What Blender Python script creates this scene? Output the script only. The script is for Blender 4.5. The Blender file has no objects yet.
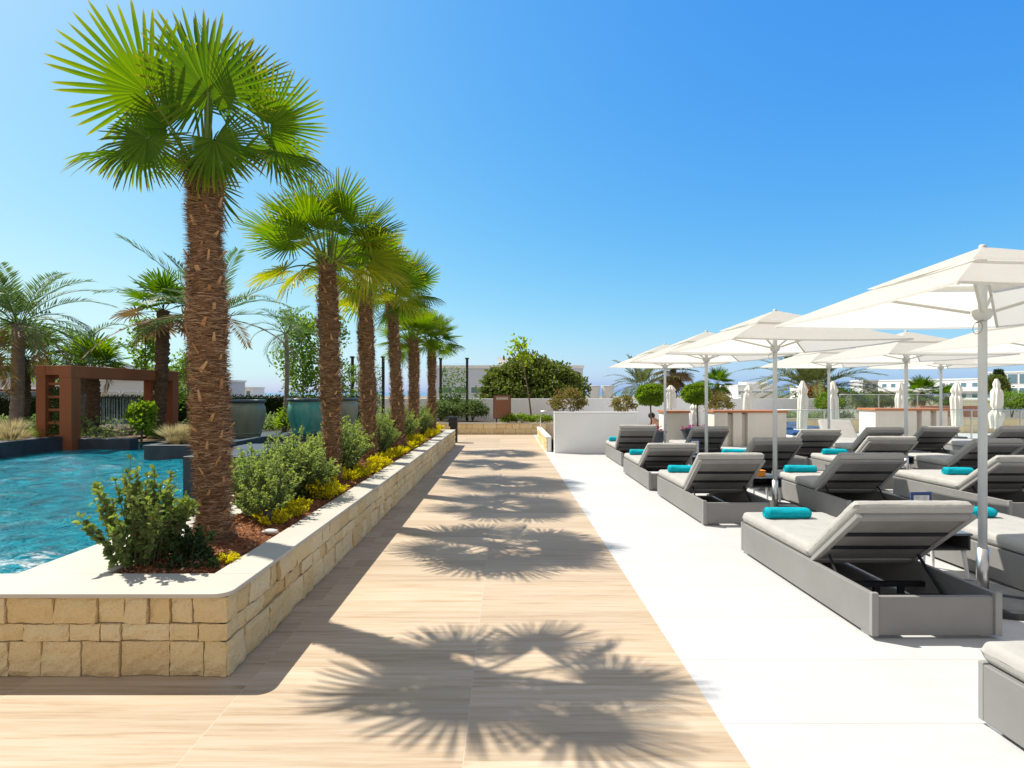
import bpy, math, random
import numpy as np
from mathutils import Vector, Matrix
R = math.radians
C = bpy.context.scene.collection
rs = np.random.RandomState(7)
random.seed(7)

# ------------------------------------------------------------------ materials
MATS = {}
def new_mat(name):
    m = bpy.data.materials.new(name); m.use_nodes = True
    nt = m.node_tree; nt.nodes.clear()
    out = nt.nodes.new('ShaderNodeOutputMaterial')
    MATS[name] = m
    return m, nt, out
def N(nt, typ, **kw):
    n = nt.nodes.new(typ)
    for k, v in kw.items():
        if k in n.bl_rna.properties: setattr(n, k, v)
        else: n.inputs[k].default_value = v
    return n
def L(nt, a, b): nt.links.new(a, b)
def rgba(c): return (c[0], c[1], c[2], 1)
def ramp(nt, fac, stops):
    r = nt.nodes.new('ShaderNodeValToRGB')
    cr = r.color_ramp
    while len(cr.elements) < len(stops): cr.elements.new(0.5)
    for e, (p, c) in zip(cr.elements, stops):
        e.position = p; e.color = rgba(c)
    L(nt, fac, r.inputs['Fac'])
    return r.outputs['Color']
def noise(nt, scale=5, detail=4, stretch=None, rough=.55, vec=None, w=None):
    n = N(nt, 'ShaderNodeTexNoise'); n.inputs['Scale'].default_value = scale
    n.inputs['Detail'].default_value = detail; n.inputs['Roughness'].default_value = rough
    if vec is None:
        tc = nt.nodes.new('ShaderNodeTexCoord'); vec = tc.outputs['Object']
    if stretch:
        mp = nt.nodes.new('ShaderNodeMapping'); mp.inputs['Scale'].default_value = stretch
        L(nt, vec, mp.inputs['Vector']); vec = mp.outputs['Vector']
    L(nt, vec, n.inputs['Vector'])
    return n.outputs['Fac']
def mixc(nt, fac, a, b, mode='MIX'):
    m = nt.nodes.new('ShaderNodeMix'); m.data_type = 'RGBA'; m.blend_type = mode
    if isinstance(fac, (int, float)): m.inputs[0].default_value = fac
    else: L(nt, fac, m.inputs[0])
    for v, s in ((a, m.inputs[6]), (b, m.inputs[7])):
        if isinstance(v, tuple): s.default_value = rgba(v)
        else: L(nt, v, s)
    return m.outputs[2]
def math_n(nt, op, a, b=None, c=None):
    m = nt.nodes.new('ShaderNodeMath'); m.operation = op
    for i, v in enumerate((a, b, c)):
        if v is None: continue
        if isinstance(v, (int, float)): m.inputs[i].default_value = v
        else: L(nt, v, m.inputs[i])
    return m.outputs[0]
def bump(nt, h, strength=.3, dist=.01):
    b = nt.nodes.new('ShaderNodeBump'); b.inputs['Strength'].default_value = strength
    b.inputs['Distance'].default_value = dist; L(nt, h, b.inputs['Height'])
    return b.outputs['Normal']
def principled(nt, out, color, rough=.6, spec=.4, metal=0, normal=None):
    p = nt.nodes.new('ShaderNodeBsdfPrincipled')
    if isinstance(color, tuple): p.inputs['Base Color'].default_value = rgba(color)
    else: L(nt, color, p.inputs['Base Color'])
    if isinstance(rough, (int, float)): p.inputs['Roughness'].default_value = rough
    else: L(nt, rough, p.inputs['Roughness'])
    p.inputs['Specular IOR Level'].default_value = spec
    p.inputs['Metallic'].default_value = metal
    if normal is not None: L(nt, normal, p.inputs['Normal'])
    L(nt, p.outputs[0], out.inputs['Surface'])
    return p
def mat_noise(name, c1, c2, scale=6, rough=.7, spec=.3, bs=.2, bscale=40, metal=0, stretch=None, dist=.006):
    m, nt, out = new_mat(name)
    col = ramp(nt, noise(nt, scale, 5, stretch), [(.3, c1), (.7, c2)])
    nm = bump(nt, noise(nt, bscale, 4, stretch), bs, dist) if bs else None
    principled(nt, out, col, rough, spec, metal, nm)
    return m
def mat_leaf(name, c1, c2, tip=None, trans=.35, rough=.58, spec=.18):
    m, nt, out = new_mat(name)
    g = nt.nodes.new('ShaderNodeNewGeometry')
    col = ramp(nt, g.outputs['Random Per Island'], [(0, c1), (1, c2)])
    if tip is not None:
        at = nt.nodes.new('ShaderNodeAttribute'); at.attribute_name = 'tip'
        col = mixc(nt, at.outputs['Fac'], col, tip)
    p = principled(nt, out, col, rough, spec)
    t = nt.nodes.new('ShaderNodeBsdfTranslucent')
    hs = nt.nodes.new('ShaderNodeHueSaturation'); hs.inputs['Saturation'].default_value = 1.1; hs.inputs['Value'].default_value = 1.5
    L(nt, col, hs.inputs['Color']); L(nt, hs.outputs[0], t.inputs['Color'])
    mx = nt.nodes.new('ShaderNodeMixShader'); mx.inputs[0].default_value = trans
    L(nt, p.outputs[0], mx.inputs[1]); L(nt, t.outputs[0], mx.inputs[2]); L(nt, mx.outputs[0], out.inputs['Surface'])
    return m
def M(k): return MATS[k]

# path: timber-look porcelain planks 1.2 x 0.2
m, nt, out = new_mat('path_planks')
tc = nt.nodes.new('ShaderNodeTexCoord'); sx = nt.nodes.new('ShaderNodeSeparateXYZ'); L(nt, tc.outputs['Object'], sx.inputs[0])
u = math_n(nt, 'DIVIDE', math_n(nt, 'ADD', sx.outputs['X'], 12.181), 1.2)
v = math_n(nt, 'DIVIDE', math_n(nt, 'ADD', sx.outputs['Y'], 4.07), 0.2)
cb = nt.nodes.new('ShaderNodeCombineXYZ'); L(nt, math_n(nt, 'FLOOR', u), cb.inputs[0]); L(nt, math_n(nt, 'FLOOR', v), cb.inputs[1])
wn = nt.nodes.new('ShaderNodeTexWhiteNoise'); wn.noise_dimensions = '3D'; L(nt, cb.outputs[0], wn.inputs['Vector'])
off = nt.nodes.new('ShaderNodeVectorMath'); off.operation = 'MULTIPLY_ADD'
L(nt, wn.outputs['Color'], off.inputs[0]); off.inputs[1].default_value = (7, 7, 7); L(nt, tc.outputs['Object'], off.inputs[2])
g1 = noise(nt, 1.0, 6, (1.5, 30, 1), .65, off.outputs[0])
g2 = noise(nt, 1.0, 4, (3.0, 120, 1), .65, off.outputs[0])
col = ramp(nt, g1, [(.28, (.30, .20, .12)), (.43, (.47, .36, .245)), (.56, (.53, .435, .32)), (.74, (.58, .50, .405))])
col = mixc(nt, math_n(nt, 'MULTIPLY', g2, .6), col, (.46, .34, .225))
kn = noise(nt, 1.0, 1, (1.6, 7, 1), .4, off.outputs[0])
col = mixc(nt, ramp(nt, kn, [(.74, (0, 0, 0)), (.80, (.6, .6, .6))]), col, (.26, .15, .075))
tv = ramp(nt, wn.outputs['Value'], [(0, (.84, .83, .81)), (1, (1.08, 1.08, 1.08))])
col = mixc(nt, 1.0, col, tv, 'MULTIPLY')
fu = math_n(nt, 'FRACT', u); fv = math_n(nt, 'FRACT', v)
ju = math_n(nt, 'LESS_THAN', math_n(nt, 'ABSOLUTE', math_n(nt, 'SUBTRACT', fu, .5)), .4985)
jv = math_n(nt, 'LESS_THAN', math_n(nt, 'ABSOLUTE', math_n(nt, 'SUBTRACT', fv, .5)), .4935)
col = mixc(nt, ju, (.50, .43, .34), col)
col = mixc(nt, math_n(nt, 'ADD', math_n(nt, 'MULTIPLY', jv, .35), .65), (.36, .27, .18), col)
principled(nt, out, col, .55, .3, 0, bump(nt, g2, .12, .002))

# white terrace tiles
m, nt, out = new_mat('white_tiles')
tc = nt.nodes.new('ShaderNodeTexCoord'); sx = nt.nodes.new('ShaderNodeSeparateXYZ'); L(nt, tc.outputs['Object'], sx.inputs[0])
u = math_n(nt, 'DIVIDE', math_n(nt, 'ADD', sx.outputs['X'], 20), 1.24)
v = math_n(nt, 'DIVIDE', math_n(nt, 'ADD', sx.outputs['Y'], 19.725), 0.62)
cb = nt.nodes.new('ShaderNodeCombineXYZ'); L(nt, math_n(nt, 'FLOOR', u), cb.inputs[0]); L(nt, math_n(nt, 'FLOOR', v), cb.inputs[1])
wn = nt.nodes.new('ShaderNodeTexWhiteNoise'); L(nt, cb.outputs[0], wn.inputs['Vector'])
col = ramp(nt, noise(nt, 2.2, 7, (1, 2.5, 1), .65), [(.3, (.49, .49, .485)), (.7, (.535, .535, .53))])
vein = noise(nt, 1.1, 6, (1.5, 2.6, 1), .75)
vv = math_n(nt, 'LESS_THAN', math_n(nt, 'ABSOLUTE', math_n(nt, 'SUBTRACT', vein, .5)), .004)
col = mixc(nt, math_n(nt, 'MULTIPLY', vv, .25), col, (.48, .47, .46))
col = mixc(nt, 1.0, col, ramp(nt, wn.outputs['Value'], [(0, (.95, .95, .95)), (1, (1.0, 1.0, 1.0))]), 'MULTIPLY')
fv = math_n(nt, 'FRACT', v); fu = math_n(nt, 'FRACT', u)
jv = math_n(nt, 'LESS_THAN', math_n(nt, 'ABSOLUTE', math_n(nt, 'SUBTRACT', fv, .5)), .497)
ju = math_n(nt, 'LESS_THAN', math_n(nt, 'ABSOLUTE', math_n(nt, 'SUBTRACT', fu, .5)), .4992)
col = mixc(nt, jv, (.36, .32, .28), col); col = mixc(nt, ju, (.42, .40, .38), col)
principled(nt, out, col, .5, .3)

# stone blocks, one tone per block
m, nt, out = new_mat('limestone')
g = nt.nodes.new('ShaderNodeNewGeometry')
col = ramp(nt, g.outputs['Random Per Island'], [(0, (.68, .49, .235)), (.25, (.76, .60, .34)), (.5, (.79, .64, .385)), (.75, (.80, .68, .45)), (1, (.64, .42, .17))])
n1 = noise(nt, 7, 7, None, .65)
col = mixc(nt, math_n(nt, 'MULTIPLY', n1, .55), col, (.80, .63, .34))
n2 = noise(nt, 26, 6, None, .7)
col = mixc(nt, ramp(nt, n2, [(.60, (0, 0, 0)), (.72, (.45, .45, .45))]), col, (.40, .26, .10))
h = math_n(nt, 'ADD', math_n(nt, 'MULTIPLY', noise(nt, 22, 6, None, .65), 1.0), math_n(nt, 'MULTIPLY', noise(nt, 90, 3), .3))
principled(nt, out, col, .9, .15, 0, bump(nt, h, 1.0, .03))
mat_noise('mortar', (.30, .25, .18), (.42, .35, .26), 12, .95, .1, .4, 60)
mat_noise('coping_stone', (.47, .44, .37), (.515, .485, .415), 3, .6, .3, .1, 120)
mat_noise('mulch', (.13, .045, .018), (.34, .15, .07), 30, .95, .1, .8, 70, dist=.02)
m, nt, out = new_mat('mulch_chips')
g = nt.nodes.new('ShaderNodeNewGeometry')
principled(nt, out, ramp(nt, g.outputs['Random Per Island'], [(0, (.10, .035, .015)), (.5, (.30, .12, .055)), (.85, (.42, .22, .11)), (1, (.55, .42, .3))]), .9, .15)
mat_noise('plaster', (.78, .785, .79), (.82, .825, .83), 2.5, .85, .2, .12, 90)
mat_noise('plaster_cream', (.66, .62, .54), (.72, .68, .60), 3, .85, .2, .12, 90)
mat_noise('slate', (.030, .038, .048), (.058, .068, .08), 4, .45, .4, .15, 40)
mat_noise('hot_terracotta', (.42, .15, .10), (.5, .2, .14), 6, .85, .2, .1, 60)
mat_noise('corten', (.22, .07, .024), (.31, .108, .042), 2, .7, .3, .25, 60, stretch=(1, 1, .15))
mat_noise('orange_wood', (.40, .15, .05), (.50, .21, .08), 3, .45, .4, .1, 30, stretch=(.3, 3, 3))
mat_noise('board_brown', (.17, .075, .04), (.23, .105, .058), 4, .6, .3, .15, 40, stretch=(6, 6, .4))
mat_noise('black_metal', (.016, .017, .019), (.024, .025, .027), 8, .45, .4, 0)
mat_noise('dark_slat', (.012, .013, .016), (.02, .021, .024), 8, .6, .3, 0)
mat_noise('pole_paint', (.50, .53, .54), (.55, .58, .59), 3, .38, .5, 0)
mat_noise('steel', (.55, .54, .52), (.62, .61, .59), 4, .28, .5, 0, metal=1)
mat_noise('hub_plastic', (.50, .51, .50), (.56, .57, .56), 5, .45, .4, 0)
mat_noise('rib_paint', (.52, .51, .47), (.58, .57, .52), 5, .45, .4, 0)
mat_noise('umbrella_base', (.035, .037, .04), (.05, .052, .055), 12, .6, .3, .2, 80)
mat_noise('table_top', (.10, .125, .15), (.13, .155, .18), 6, .3, .5, 0)
mat_noise('table_dark', (.05, .05, .052), (.07, .07, .07), 6, .6, .3, 0)
mat_noise('white_paint', (.74, .74, .73), (.8, .8, .79), 4, .5, .4, 0)
mat_noise('orange_card', (.58, .20, .02), (.66, .25, .03), 4, .6, .3, 0)
mat_noise('blue_frame', (.035, .06, .17), (.05, .09, .24), 4, .4, .4, 0)
mat_noise('blue_cloth', (.02, .055, .15), (.03, .08, .2), 10, .8, .2, .2, 90)
mat_noise('paper_print', (.62, .62, .60), (.74, .74, .72), 5, .6, .3, 0)
mat_noise('print_ink', (.25, .26, .28), (.32, .33, .35), 5, .6, .3, 0)
mat_noise('trunk_fibre_core', (.075, .04, .02), (.29, .165, .085), 9, .95, .1, 1.0, 36, stretch=(1, 1, 3), dist=.02)
m, nt, out = new_mat('trunk_hair')
g = nt.nodes.new('ShaderNodeNewGeometry')
principled(nt, out, ramp(nt, g.outputs['Random Per Island'], [(0, (.12, .062, .032)), (.6, (.31, .18, .10)), (1, (.55, .37, .22))]), .9, .15)
m, nt, out = new_mat('trunk_stub')
g = nt.nodes.new('ShaderNodeNewGeometry')
principled(nt, out, mixc(nt, math_n(nt, 'MULTIPLY', noise(nt, 40, 4), .6), ramp(nt, g.outputs['Random Per Island'], [(0, (.38, .19, .08)), (1, (.64, .42, .22))]), (.3, .15, .065)), .85, .2, 0, bump(nt, noise(nt, 60, 4), .4, .006))
mat_noise('bark', (.10, .07, .045), (.21, .155, .105), 10, .9, .15, .7, 30, stretch=(1, 1, .25), dist=.02)
mat_noise('bark_grey', (.17, .14, .115), (.32, .27, .22), 6, .9, .15, .7, 30, stretch=(1, 1, 2.0), dist=.02)
mat_noise('bark_brown', (.075, .05, .035), (.20, .125, .075), 9, .95, .1, 1.0, 26, stretch=(1, 1, 2.2), dist=.03)
mat_noise('stem', (.10, .075, .04), (.17, .13, .07), 20, .8, .2, 0)
mat_noise('petiole', (.10, .17, .03), (.17, .23, .05), 6, .8, .1, 0)
mat_noise('skin', (.52, .29, .20), (.58, .34, .24), 10, .55, .35, 0)
mat_noise('hair_dark', (.015, .011, .009), (.03, .022, .018), 10, .6, .3, 0)
mat_noise('magenta_cloth', (.38, .015, .2), (.45, .02, .25), 10, .8, .2, 0)
mat_noise('far_ground', (.20, .18, .13), (.30, .26, .19), .05, .95, .1, 0)
mat_noise('bed_soil', (.12, .085, .055), (.2, .15, .1), 4, .95, .1, .5, 30)
mat_noise('blueish_glass', (.10, .19, .25), (.16, .27, .33), .3, .15, .6, 0)
mat_noise('green_glass', (.09, .20, .19), (.14, .26, .24), .3, .15, .6, 0)
mat_noise('render_grey', (.50, .51, .53), (.56, .57, .59), .3, .85, .2, 0)
mat_noise('render_shaded', (.56, .62, .72), (.62, .68, .77), .3, .85, .2, 0)  # white villa wall, bluish shade of its front put into the colour
mat_noise('render_brown', (.20, .13, .10), (.26, .17, .13), .3, .85, .2, 0)
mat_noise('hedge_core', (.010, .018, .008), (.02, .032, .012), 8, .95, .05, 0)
mat_noise('sea', (.10, .19, .28), (.12, .22, .31), .02, .4, .3, 0)
mat_noise('pebble', (.45, .44, .42), (.62, .61, .58), 20, .8, .2, .2, 60)

# woven outdoor fabric of the lounger frame
m, nt, out = new_mat('frame_weave')
col = ramp(nt, noise(nt, 3, 4), [(.3, (.215, .21, .203)), (.7, (.255, .25, .242))])
wv = noise(nt, 1, 2, (500, 500, 900))
col = mixc(nt, math_n(nt, 'MULTIPLY', wv, .5), col, (.17, .165, .16))
principled(nt, out, col, .6, .4, 0, bump(nt, wv, .3, .002))
mat_noise('backrest_paint', (.25, .245, .237), (.29, .285, .277), 4, .55, .35, 0)
mat_noise('backrest_mesh', (.17, .165, .158), (.205, .2, .19), 6, .75, .2, .2, 300)
mat_noise('cushion_fabric', (.355, .345, .325), (.40, .388, .365), 7, .85, .2, .35, 26, dist=.012)
mat_noise('towel_terry', (.0, .315, .40), (.012, .40, .485), 40, .95, .1, .9, 180, dist=.006)
# parasol canvas
m, nt, out = new_mat('canvas')
col = ramp(nt, noise(nt, 4, 4), [(.3, (.60, .585, .545)), (.7, (.64, .625, .585))])
p = principled(nt, out, col, .9, .1, 0, bump(nt, noise(nt, 3.2, 4, (1, 1, 2)), .35, .03))
t = nt.nodes.new('ShaderNodeBsdfTranslucent'); t.inputs['Color'].default_value = (.86, .83, .75, 1)
mx = nt.nodes.new('ShaderNodeMixShader'); mx.inputs[0].default_value = .5
L(nt, p.outputs[0], mx.inputs[1]); L(nt, t.outputs[0], mx.inputs[2]); L(nt, mx.outputs[0], out.inputs['Surface'])
mat_noise('canvas_folded', (.70, .66, .58), (.80, .77, .70), 9, .9, .1, .5, 22, stretch=(1, 1, .3), dist=.03)
# glazed urn
m, nt, out = new_mat('glaze_teal')
n1 = noise(nt, 3.2, 6, (1.6, 1.6, .35), .65)
col = ramp(nt, n1, [(.28, (.03, .17, .16)), (.48, (.05, .30, .26)), (.62, (.14, .32, .27)), (.8, (.30, .29, .21))])
principled(nt, out, col, .3, .5, 0, bump(nt, n1, .2, .02))
mat_noise('glaze_grey', (.14, .20, .165), (.30, .30, .22), 3, .38, .45, .25, 12, stretch=(1.4, 1.4, .4), dist=.02)
mat_noise('glaze_rim', (.035, .05, .062), (.06, .08, .10), 8, .3, .5, 0)
# pool water
m, nt, out = new_mat('pool_water')
tc = nt.nodes.new('ShaderNodeTexCoord')
big = noise(nt, .22, 3)
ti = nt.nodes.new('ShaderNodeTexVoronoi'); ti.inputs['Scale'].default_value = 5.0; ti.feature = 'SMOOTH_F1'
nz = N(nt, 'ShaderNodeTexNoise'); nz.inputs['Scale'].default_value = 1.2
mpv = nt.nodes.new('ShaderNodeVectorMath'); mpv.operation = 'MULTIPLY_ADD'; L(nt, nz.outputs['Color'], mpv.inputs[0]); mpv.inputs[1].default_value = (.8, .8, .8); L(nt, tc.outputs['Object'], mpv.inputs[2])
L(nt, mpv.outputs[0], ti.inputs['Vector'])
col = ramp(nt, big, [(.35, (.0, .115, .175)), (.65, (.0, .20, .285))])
col = mixc(nt, ramp(nt, ti.outputs['Distance'], [(.2, (0, 0, 0)), (.8, (.75, .75, .75))]), col, (.0, .41, .52))  # bright caustic-like light cells painted into the water colour
sxw = nt.nodes.new('ShaderNodeSeparateXYZ'); L(nt, tc.outputs['Object'], sxw.inputs[0])
gx = math_n(nt, 'DIVIDE', math_n(nt, 'ADD', sxw.outputs[0], 3.7), 1.0); gy = math_n(nt, 'DIVIDE', math_n(nt, 'SUBTRACT', sxw.outputs[1], 3.95), .45)
gm = math_n(nt, 'SUBTRACT', 1.0, math_n(nt, 'ADD', math_n(nt, 'MULTIPLY', gx, gx), math_n(nt, 'MULTIPLY', gy, gy)))
fm = math_n(nt, 'ADD', math_n(nt, 'MULTIPLY', gm, .16), noise(nt, 7, 6, (.7, 1.8, 1), .7))
col = mixc(nt, ramp(nt, fm, [(.63, (0, 0, 0)), (.72, (.8, .8, .8))]), col, (.75, .80, .80))   # foam of the pool jet
w1 = noise(nt, 5.5, 3, (1, 1.6, 1), .6); w2 = noise(nt, 19, 3, (1, 1.7, 1), .6)
col = mixc(nt, ramp(nt, noise(nt, 6.5, 4, (.8, 1.8, 1), .6), [(.42, (0, 0, 0)), (.62, (.6, .6, .6))]), col, (.0, .075, .125))  # dark ripple shading painted into the water colour
hh = math_n(nt, 'ADD', w1, math_n(nt, 'MULTIPLY', w2, .35))
principled(nt, out, col, .05, .22, 0, bump(nt, hh, .9, .16))
# clear balustrade glass
m, nt, out = new_mat('balustrade_glass')
tr = nt.nodes.new('ShaderNodeBsdfTransparent'); tr.inputs['Color'].default_value = (.94, .975, .97, 1)
gl = nt.nodes.new('ShaderNodeBsdfGlossy'); gl.inputs['Roughness'].default_value = .02; gl.inputs['Color'].default_value = (.9, .95, .95, 1)
mx = nt.nodes.new('ShaderNodeMixShader'); mx.inputs[0].default_value = .05; L(nt, tr.outputs[0], mx.inputs[1]); L(nt, gl.outputs[0], mx.inputs[2]); L(nt, mx.outputs[0], out.inputs['Surface'])
# falling water strings
m, nt, out = new_mat('water_strand')
p = principled(nt, out, (.62, .74, .80), .15, .6)
p.inputs['Transmission Weight'].default_value = .4

mat_leaf('fan_leaf', (.055, .12, .012), (.11, .19, .018), tip=(.5, .36, .05), trans=.42, rough=.7, spec=.1)
mat_leaf('fan_leaf_bright', (.085, .16, .012), (.15, .235, .018), tip=(.48, .36, .05), trans=.45, rough=.7, spec=.1)
mat_leaf('phoenix_leaf', (.075, .135, .04), (.14, .21, .075), trans=.3)
mat_leaf('phoenix_leaf_olive', (.09, .12, .035), (.17, .185, .06), trans=.25)
mat_leaf('dry_leaf', (.17, .115, .05), (.27, .19, .09), trans=.25)
mat_leaf('shrub_leaf', (.075, .125, .04), (.18, .24, .075), tip=(.26, .33, .06), trans=.35, rough=.5)
mat_leaf('shrub_leaf_grey', (.12, .18, .055), (.25, .32, .11), tip=(.38, .46, .10), trans=.4)
mat_leaf('yellow_leaf', (.42, .42, .02), (.85, .70, .02), trans=.45)
mat_leaf('topiary_leaf', (.115, .20, .022), (.25, .35, .04), trans=.45)
mat_leaf('ficus_leaf', (.075, .11, .022), (.19, .225, .045), trans=.3, rough=.55, spec=.2)
mat_leaf('tree_leaf', (.11, .20, .025), (.23, .34, .05), trans=.45)
mat_leaf('lime_leaf', (.20, .30, .02), (.36, .42, .03), trans=.45)
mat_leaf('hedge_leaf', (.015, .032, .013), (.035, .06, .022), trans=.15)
mat_leaf('dark_leaf', (.022, .05, .016), (.05, .09, .03), trans=.2, rough=.35)
mat_leaf('red_leaf', (.13, .18, .04), (.26, .15, .06), trans=.4)
mat_leaf('straw_grass', (.38, .32, .16), (.55, .48, .28), trans=.3)
mat_leaf('green_grass', (.10, .17, .03), (.2, .26, .05), trans=.35)
mat_leaf('pink_flower', (.45, .04, .12), (.55, .10, .25), trans=.3)

# ------------------------------------------------------------------ mesh builder
class MB:
    def __init__(s): s.V = []; s.F = []; s.T = []; s.n = 0
    def add(s, v, f, tip=None):
        v = np.asarray(v, float).reshape(-1, 3); f = np.asarray(f, int)
        s.V.append(v); s.F.append(f + s.n); s.n += len(v)
        s.T.append(np.zeros(len(v)) if tip is None else np.asarray(tip, float))
    def box(s, x0, x1, y0, y1, z0, z1):
        v = [(x0,y0,z0),(x1,y0,z0),(x1,y1,z0),(x0,y1,z0),(x0,y0,z1),(x1,y0,z1),(x1,y1,z1),(x0,y1,z1)]
        s.add(v, [(0,3,2,1),(4,5,6,7),(0,1,5,4),(1,2,6,5),(2,3,7,6),(3,0,4,7)])
    def obox(s, c, ax, ay, az):
        """box from centre and three half-axis vectors"""
        c, ax, ay, az = (np.array(q, float) for q in (c, ax, ay, az))
        v = [c + i*ax + j*ay + k*az for k in (-1, 1) for (i, j) in ((-1,-1),(1,-1),(1,1),(-1,1))]
        s.add(v, [(0,3,2,1),(4,5,6,7),(0,1,5,4),(1,2,6,5),(2,3,7,6),(3,0,4,7)])
    def tube(s, pts, rad, n=8, cap=True):
        pts = np.asarray(pts, float); k = len(pts)
        rad = np.full(k, rad) if np.isscalar(rad) else np.asarray(rad, float)
        tang = np.gradient(pts, axis=0) if k > 2 else np.repeat((pts[1]-pts[0])[None], 2, 0)
        tang /= np.linalg.norm(tang, axis=1)[:, None] + 1e-9
        up = np.array([0, 0, 1.]) if abs(tang[0][2]) < .9 else np.array([1., 0, 0])
        a = np.linspace(0, 2*math.pi, n, endpoint=False); v = []
        for i in range(k):
            b = np.cross(tang[i], up); b /= np.linalg.norm(b) + 1e-9; c = np.cross(b, tang[i])
            up = c
            v.append(pts[i] + rad[i]*(np.cos(a)[:, None]*b + np.sin(a)[:, None]*c))
        v = np.concatenate(v)
        f = [(i*n+j, i*n+(j+1) % n, (i+1)*n+(j+1) % n, (i+1)*n+j) for i in range(k-1) for j in range(n)]
        if cap:
            v = np.concatenate([v, pts[[0]], pts[[-1]]]); o = k*n
            f += [(o, (j+1) % n, j, o) for j in range(n)] + [(o+1, (k-1)*n+j, (k-1)*n+(j+1) % n, o+1) for j in range(n)]
            q = [x for x in f if len(set(x)) == 4]; t3 = [x[:3] for x in f if len(set(x)) == 3]
            base = s.n; s.add(v, q); s.F.append(np.array(t3) + base)
        else: s.add(v, f)
    def lathe(s, prof, n=24, c=(0, 0, 0)):
        prof = np.asarray(prof, float); a = np.linspace(0, 2*math.pi, n, endpoint=False)
        v = np.concatenate([np.stack([c[0]+r*np.cos(a), c[1]+r*np.sin(a), np.full(n, c[2]+z)], 1) for r, z in prof])
        k = len(prof)
        s.add(v, [(i*n+j, i*n+(j+1) % n, (i+1)*n+(j+1) % n, (i+1)*n+j) for i in range(k-1) for j in range(n)])
    def grid(s, P, tip=None):
        """P: (a, b, 3) array of points"""
        a, b = P.shape[:2]
        i, j = np.meshgrid(np.arange(a-1), np.arange(b-1), indexing='ij'); o = (i*b+j).ravel()
        s.add(P.reshape(-1, 3), np.stack([o, o+b, o+b+1, o+1], 1), tip)
    def leaves(s, P, D, Nn, Ln, W, fold=.25, tip=None):
        P, D, Nn = (np.asarray(q, float) for q in (P, D, Nn)); n = len(P)
        D = D/(np.linalg.norm(D, axis=1)[:, None]+1e-9)
        S = np.cross(D, Nn); S /= np.linalg.norm(S, axis=1)[:, None]+1e-9
        Nn = np.cross(S, D)
        Ln = np.broadcast_to(Ln, n)[:, None]; W = np.broadcast_to(W, n)[:, None]
        a = P; b = P + D*Ln - Nn*Ln*.06
        up = Nn*W*fold
        q = [a, P+D*Ln*.38+S*W*.5+up, P+D*Ln*.75+S*W*.36+up, b, P+D*Ln*.75-S*W*.36+up, P+D*Ln*.38-S*W*.5+up]
        v = np.stack(q, 1).reshape(-1, 3); o = np.arange(n)*6
        f = np.concatenate([np.stack([o, o+3, o+2, o+1], 1), np.stack([o, o+5, o+4, o+3], 1)])
        s.add(v, f, None if tip is None else np.repeat(tip, 6))
    def blades(s, P, D, S, Ln, W):
        """flat pointed strips: one quad each (rhombus)"""
        n = len(P); Ln = np.broadcast_to(Ln, n)[:, None]; W = np.broadcast_to(W, n)[:, None]
        v = np.stack([P, P+D*Ln*.4+S*W*.5, P+D*Ln, P+D*Ln*.4-S*W*.5], 1).reshape(-1, 3); o = np.arange(n)*4
        s.add(v, np.stack([o, o+1, o+2, o+3], 1))
    def build(s, name, mat, parent=None, smooth=False, bevel=0, seg=2, loc=None):
        me = bpy.data.meshes.new(name)
        V = np.concatenate(s.V); me.vertices.add(len(V)); me.vertices.foreach_set('co', V.ravel())
        lv = np.concatenate([f.ravel() for f in s.F]); tot = np.concatenate([np.full(len(f), f.shape[1]) for f in s.F])
        me.loops.add(len(lv)); me.loops.foreach_set('vertex_index', lv.astype(np.int32))
        me.polygons.add(len(tot)); st = np.concatenate([[0], np.cumsum(tot)[:-1]])
        me.polygons.foreach_set('loop_start', st.astype(np.int32))
        me.update(calc_edges=True)
        T = np.concatenate(s.T)
        if T.any():
            at = me.attributes.new('tip', 'FLOAT', 'POINT'); at.data.foreach_set('value', T.astype(np.float32))
        me.polygons.foreach_set('use_smooth', np.full(len(tot), smooth))
        me.materials.append(MATS[mat] if isinstance(mat, str) else mat)
        o = bpy.data.objects.new(name, me); C.objects.link(o)
        if parent is not None: o.parent = parent
        if loc is not None: o.location = loc
        if bevel:
            b = o.modifiers.new('bevel', 'BEVEL'); b.width = bevel; b.segments = seg; b.limit_method = 'ANGLE'
        return o

def tag(o, label=None, cat=None, group=None, kind=None):
    if label: o['label'] = label
    if cat: o['category'] = cat
    if group: o['group'] = group
    if kind: o['kind'] = kind
    return o
def thing(name, label, cat, loc=(0, 0, 0), rz=0, group=None):
    o = bpy.data.objects.new(name, None); C.objects.link(o); o.empty_display_size = .1
    o.location = loc; o.rotation_euler = (0, 0, rz)
    return tag(o, label, cat, group)
def copy_tree(o, parent=None):
    c = o.copy(); C.objects.link(c); c.parent = parent
    for ch in KIDS(o): copy_tree(ch, c)
    return c
def KIDS(o): return [k for k in C.objects if k.parent == o]
def unit(v): v = np.asarray(v, float); return v/(np.linalg.norm(v)+1e-9)
def rand_unit(n, r=rs): v = r.normal(size=(n, 3)); return v/np.linalg.norm(v, axis=1)[:, None]

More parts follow.
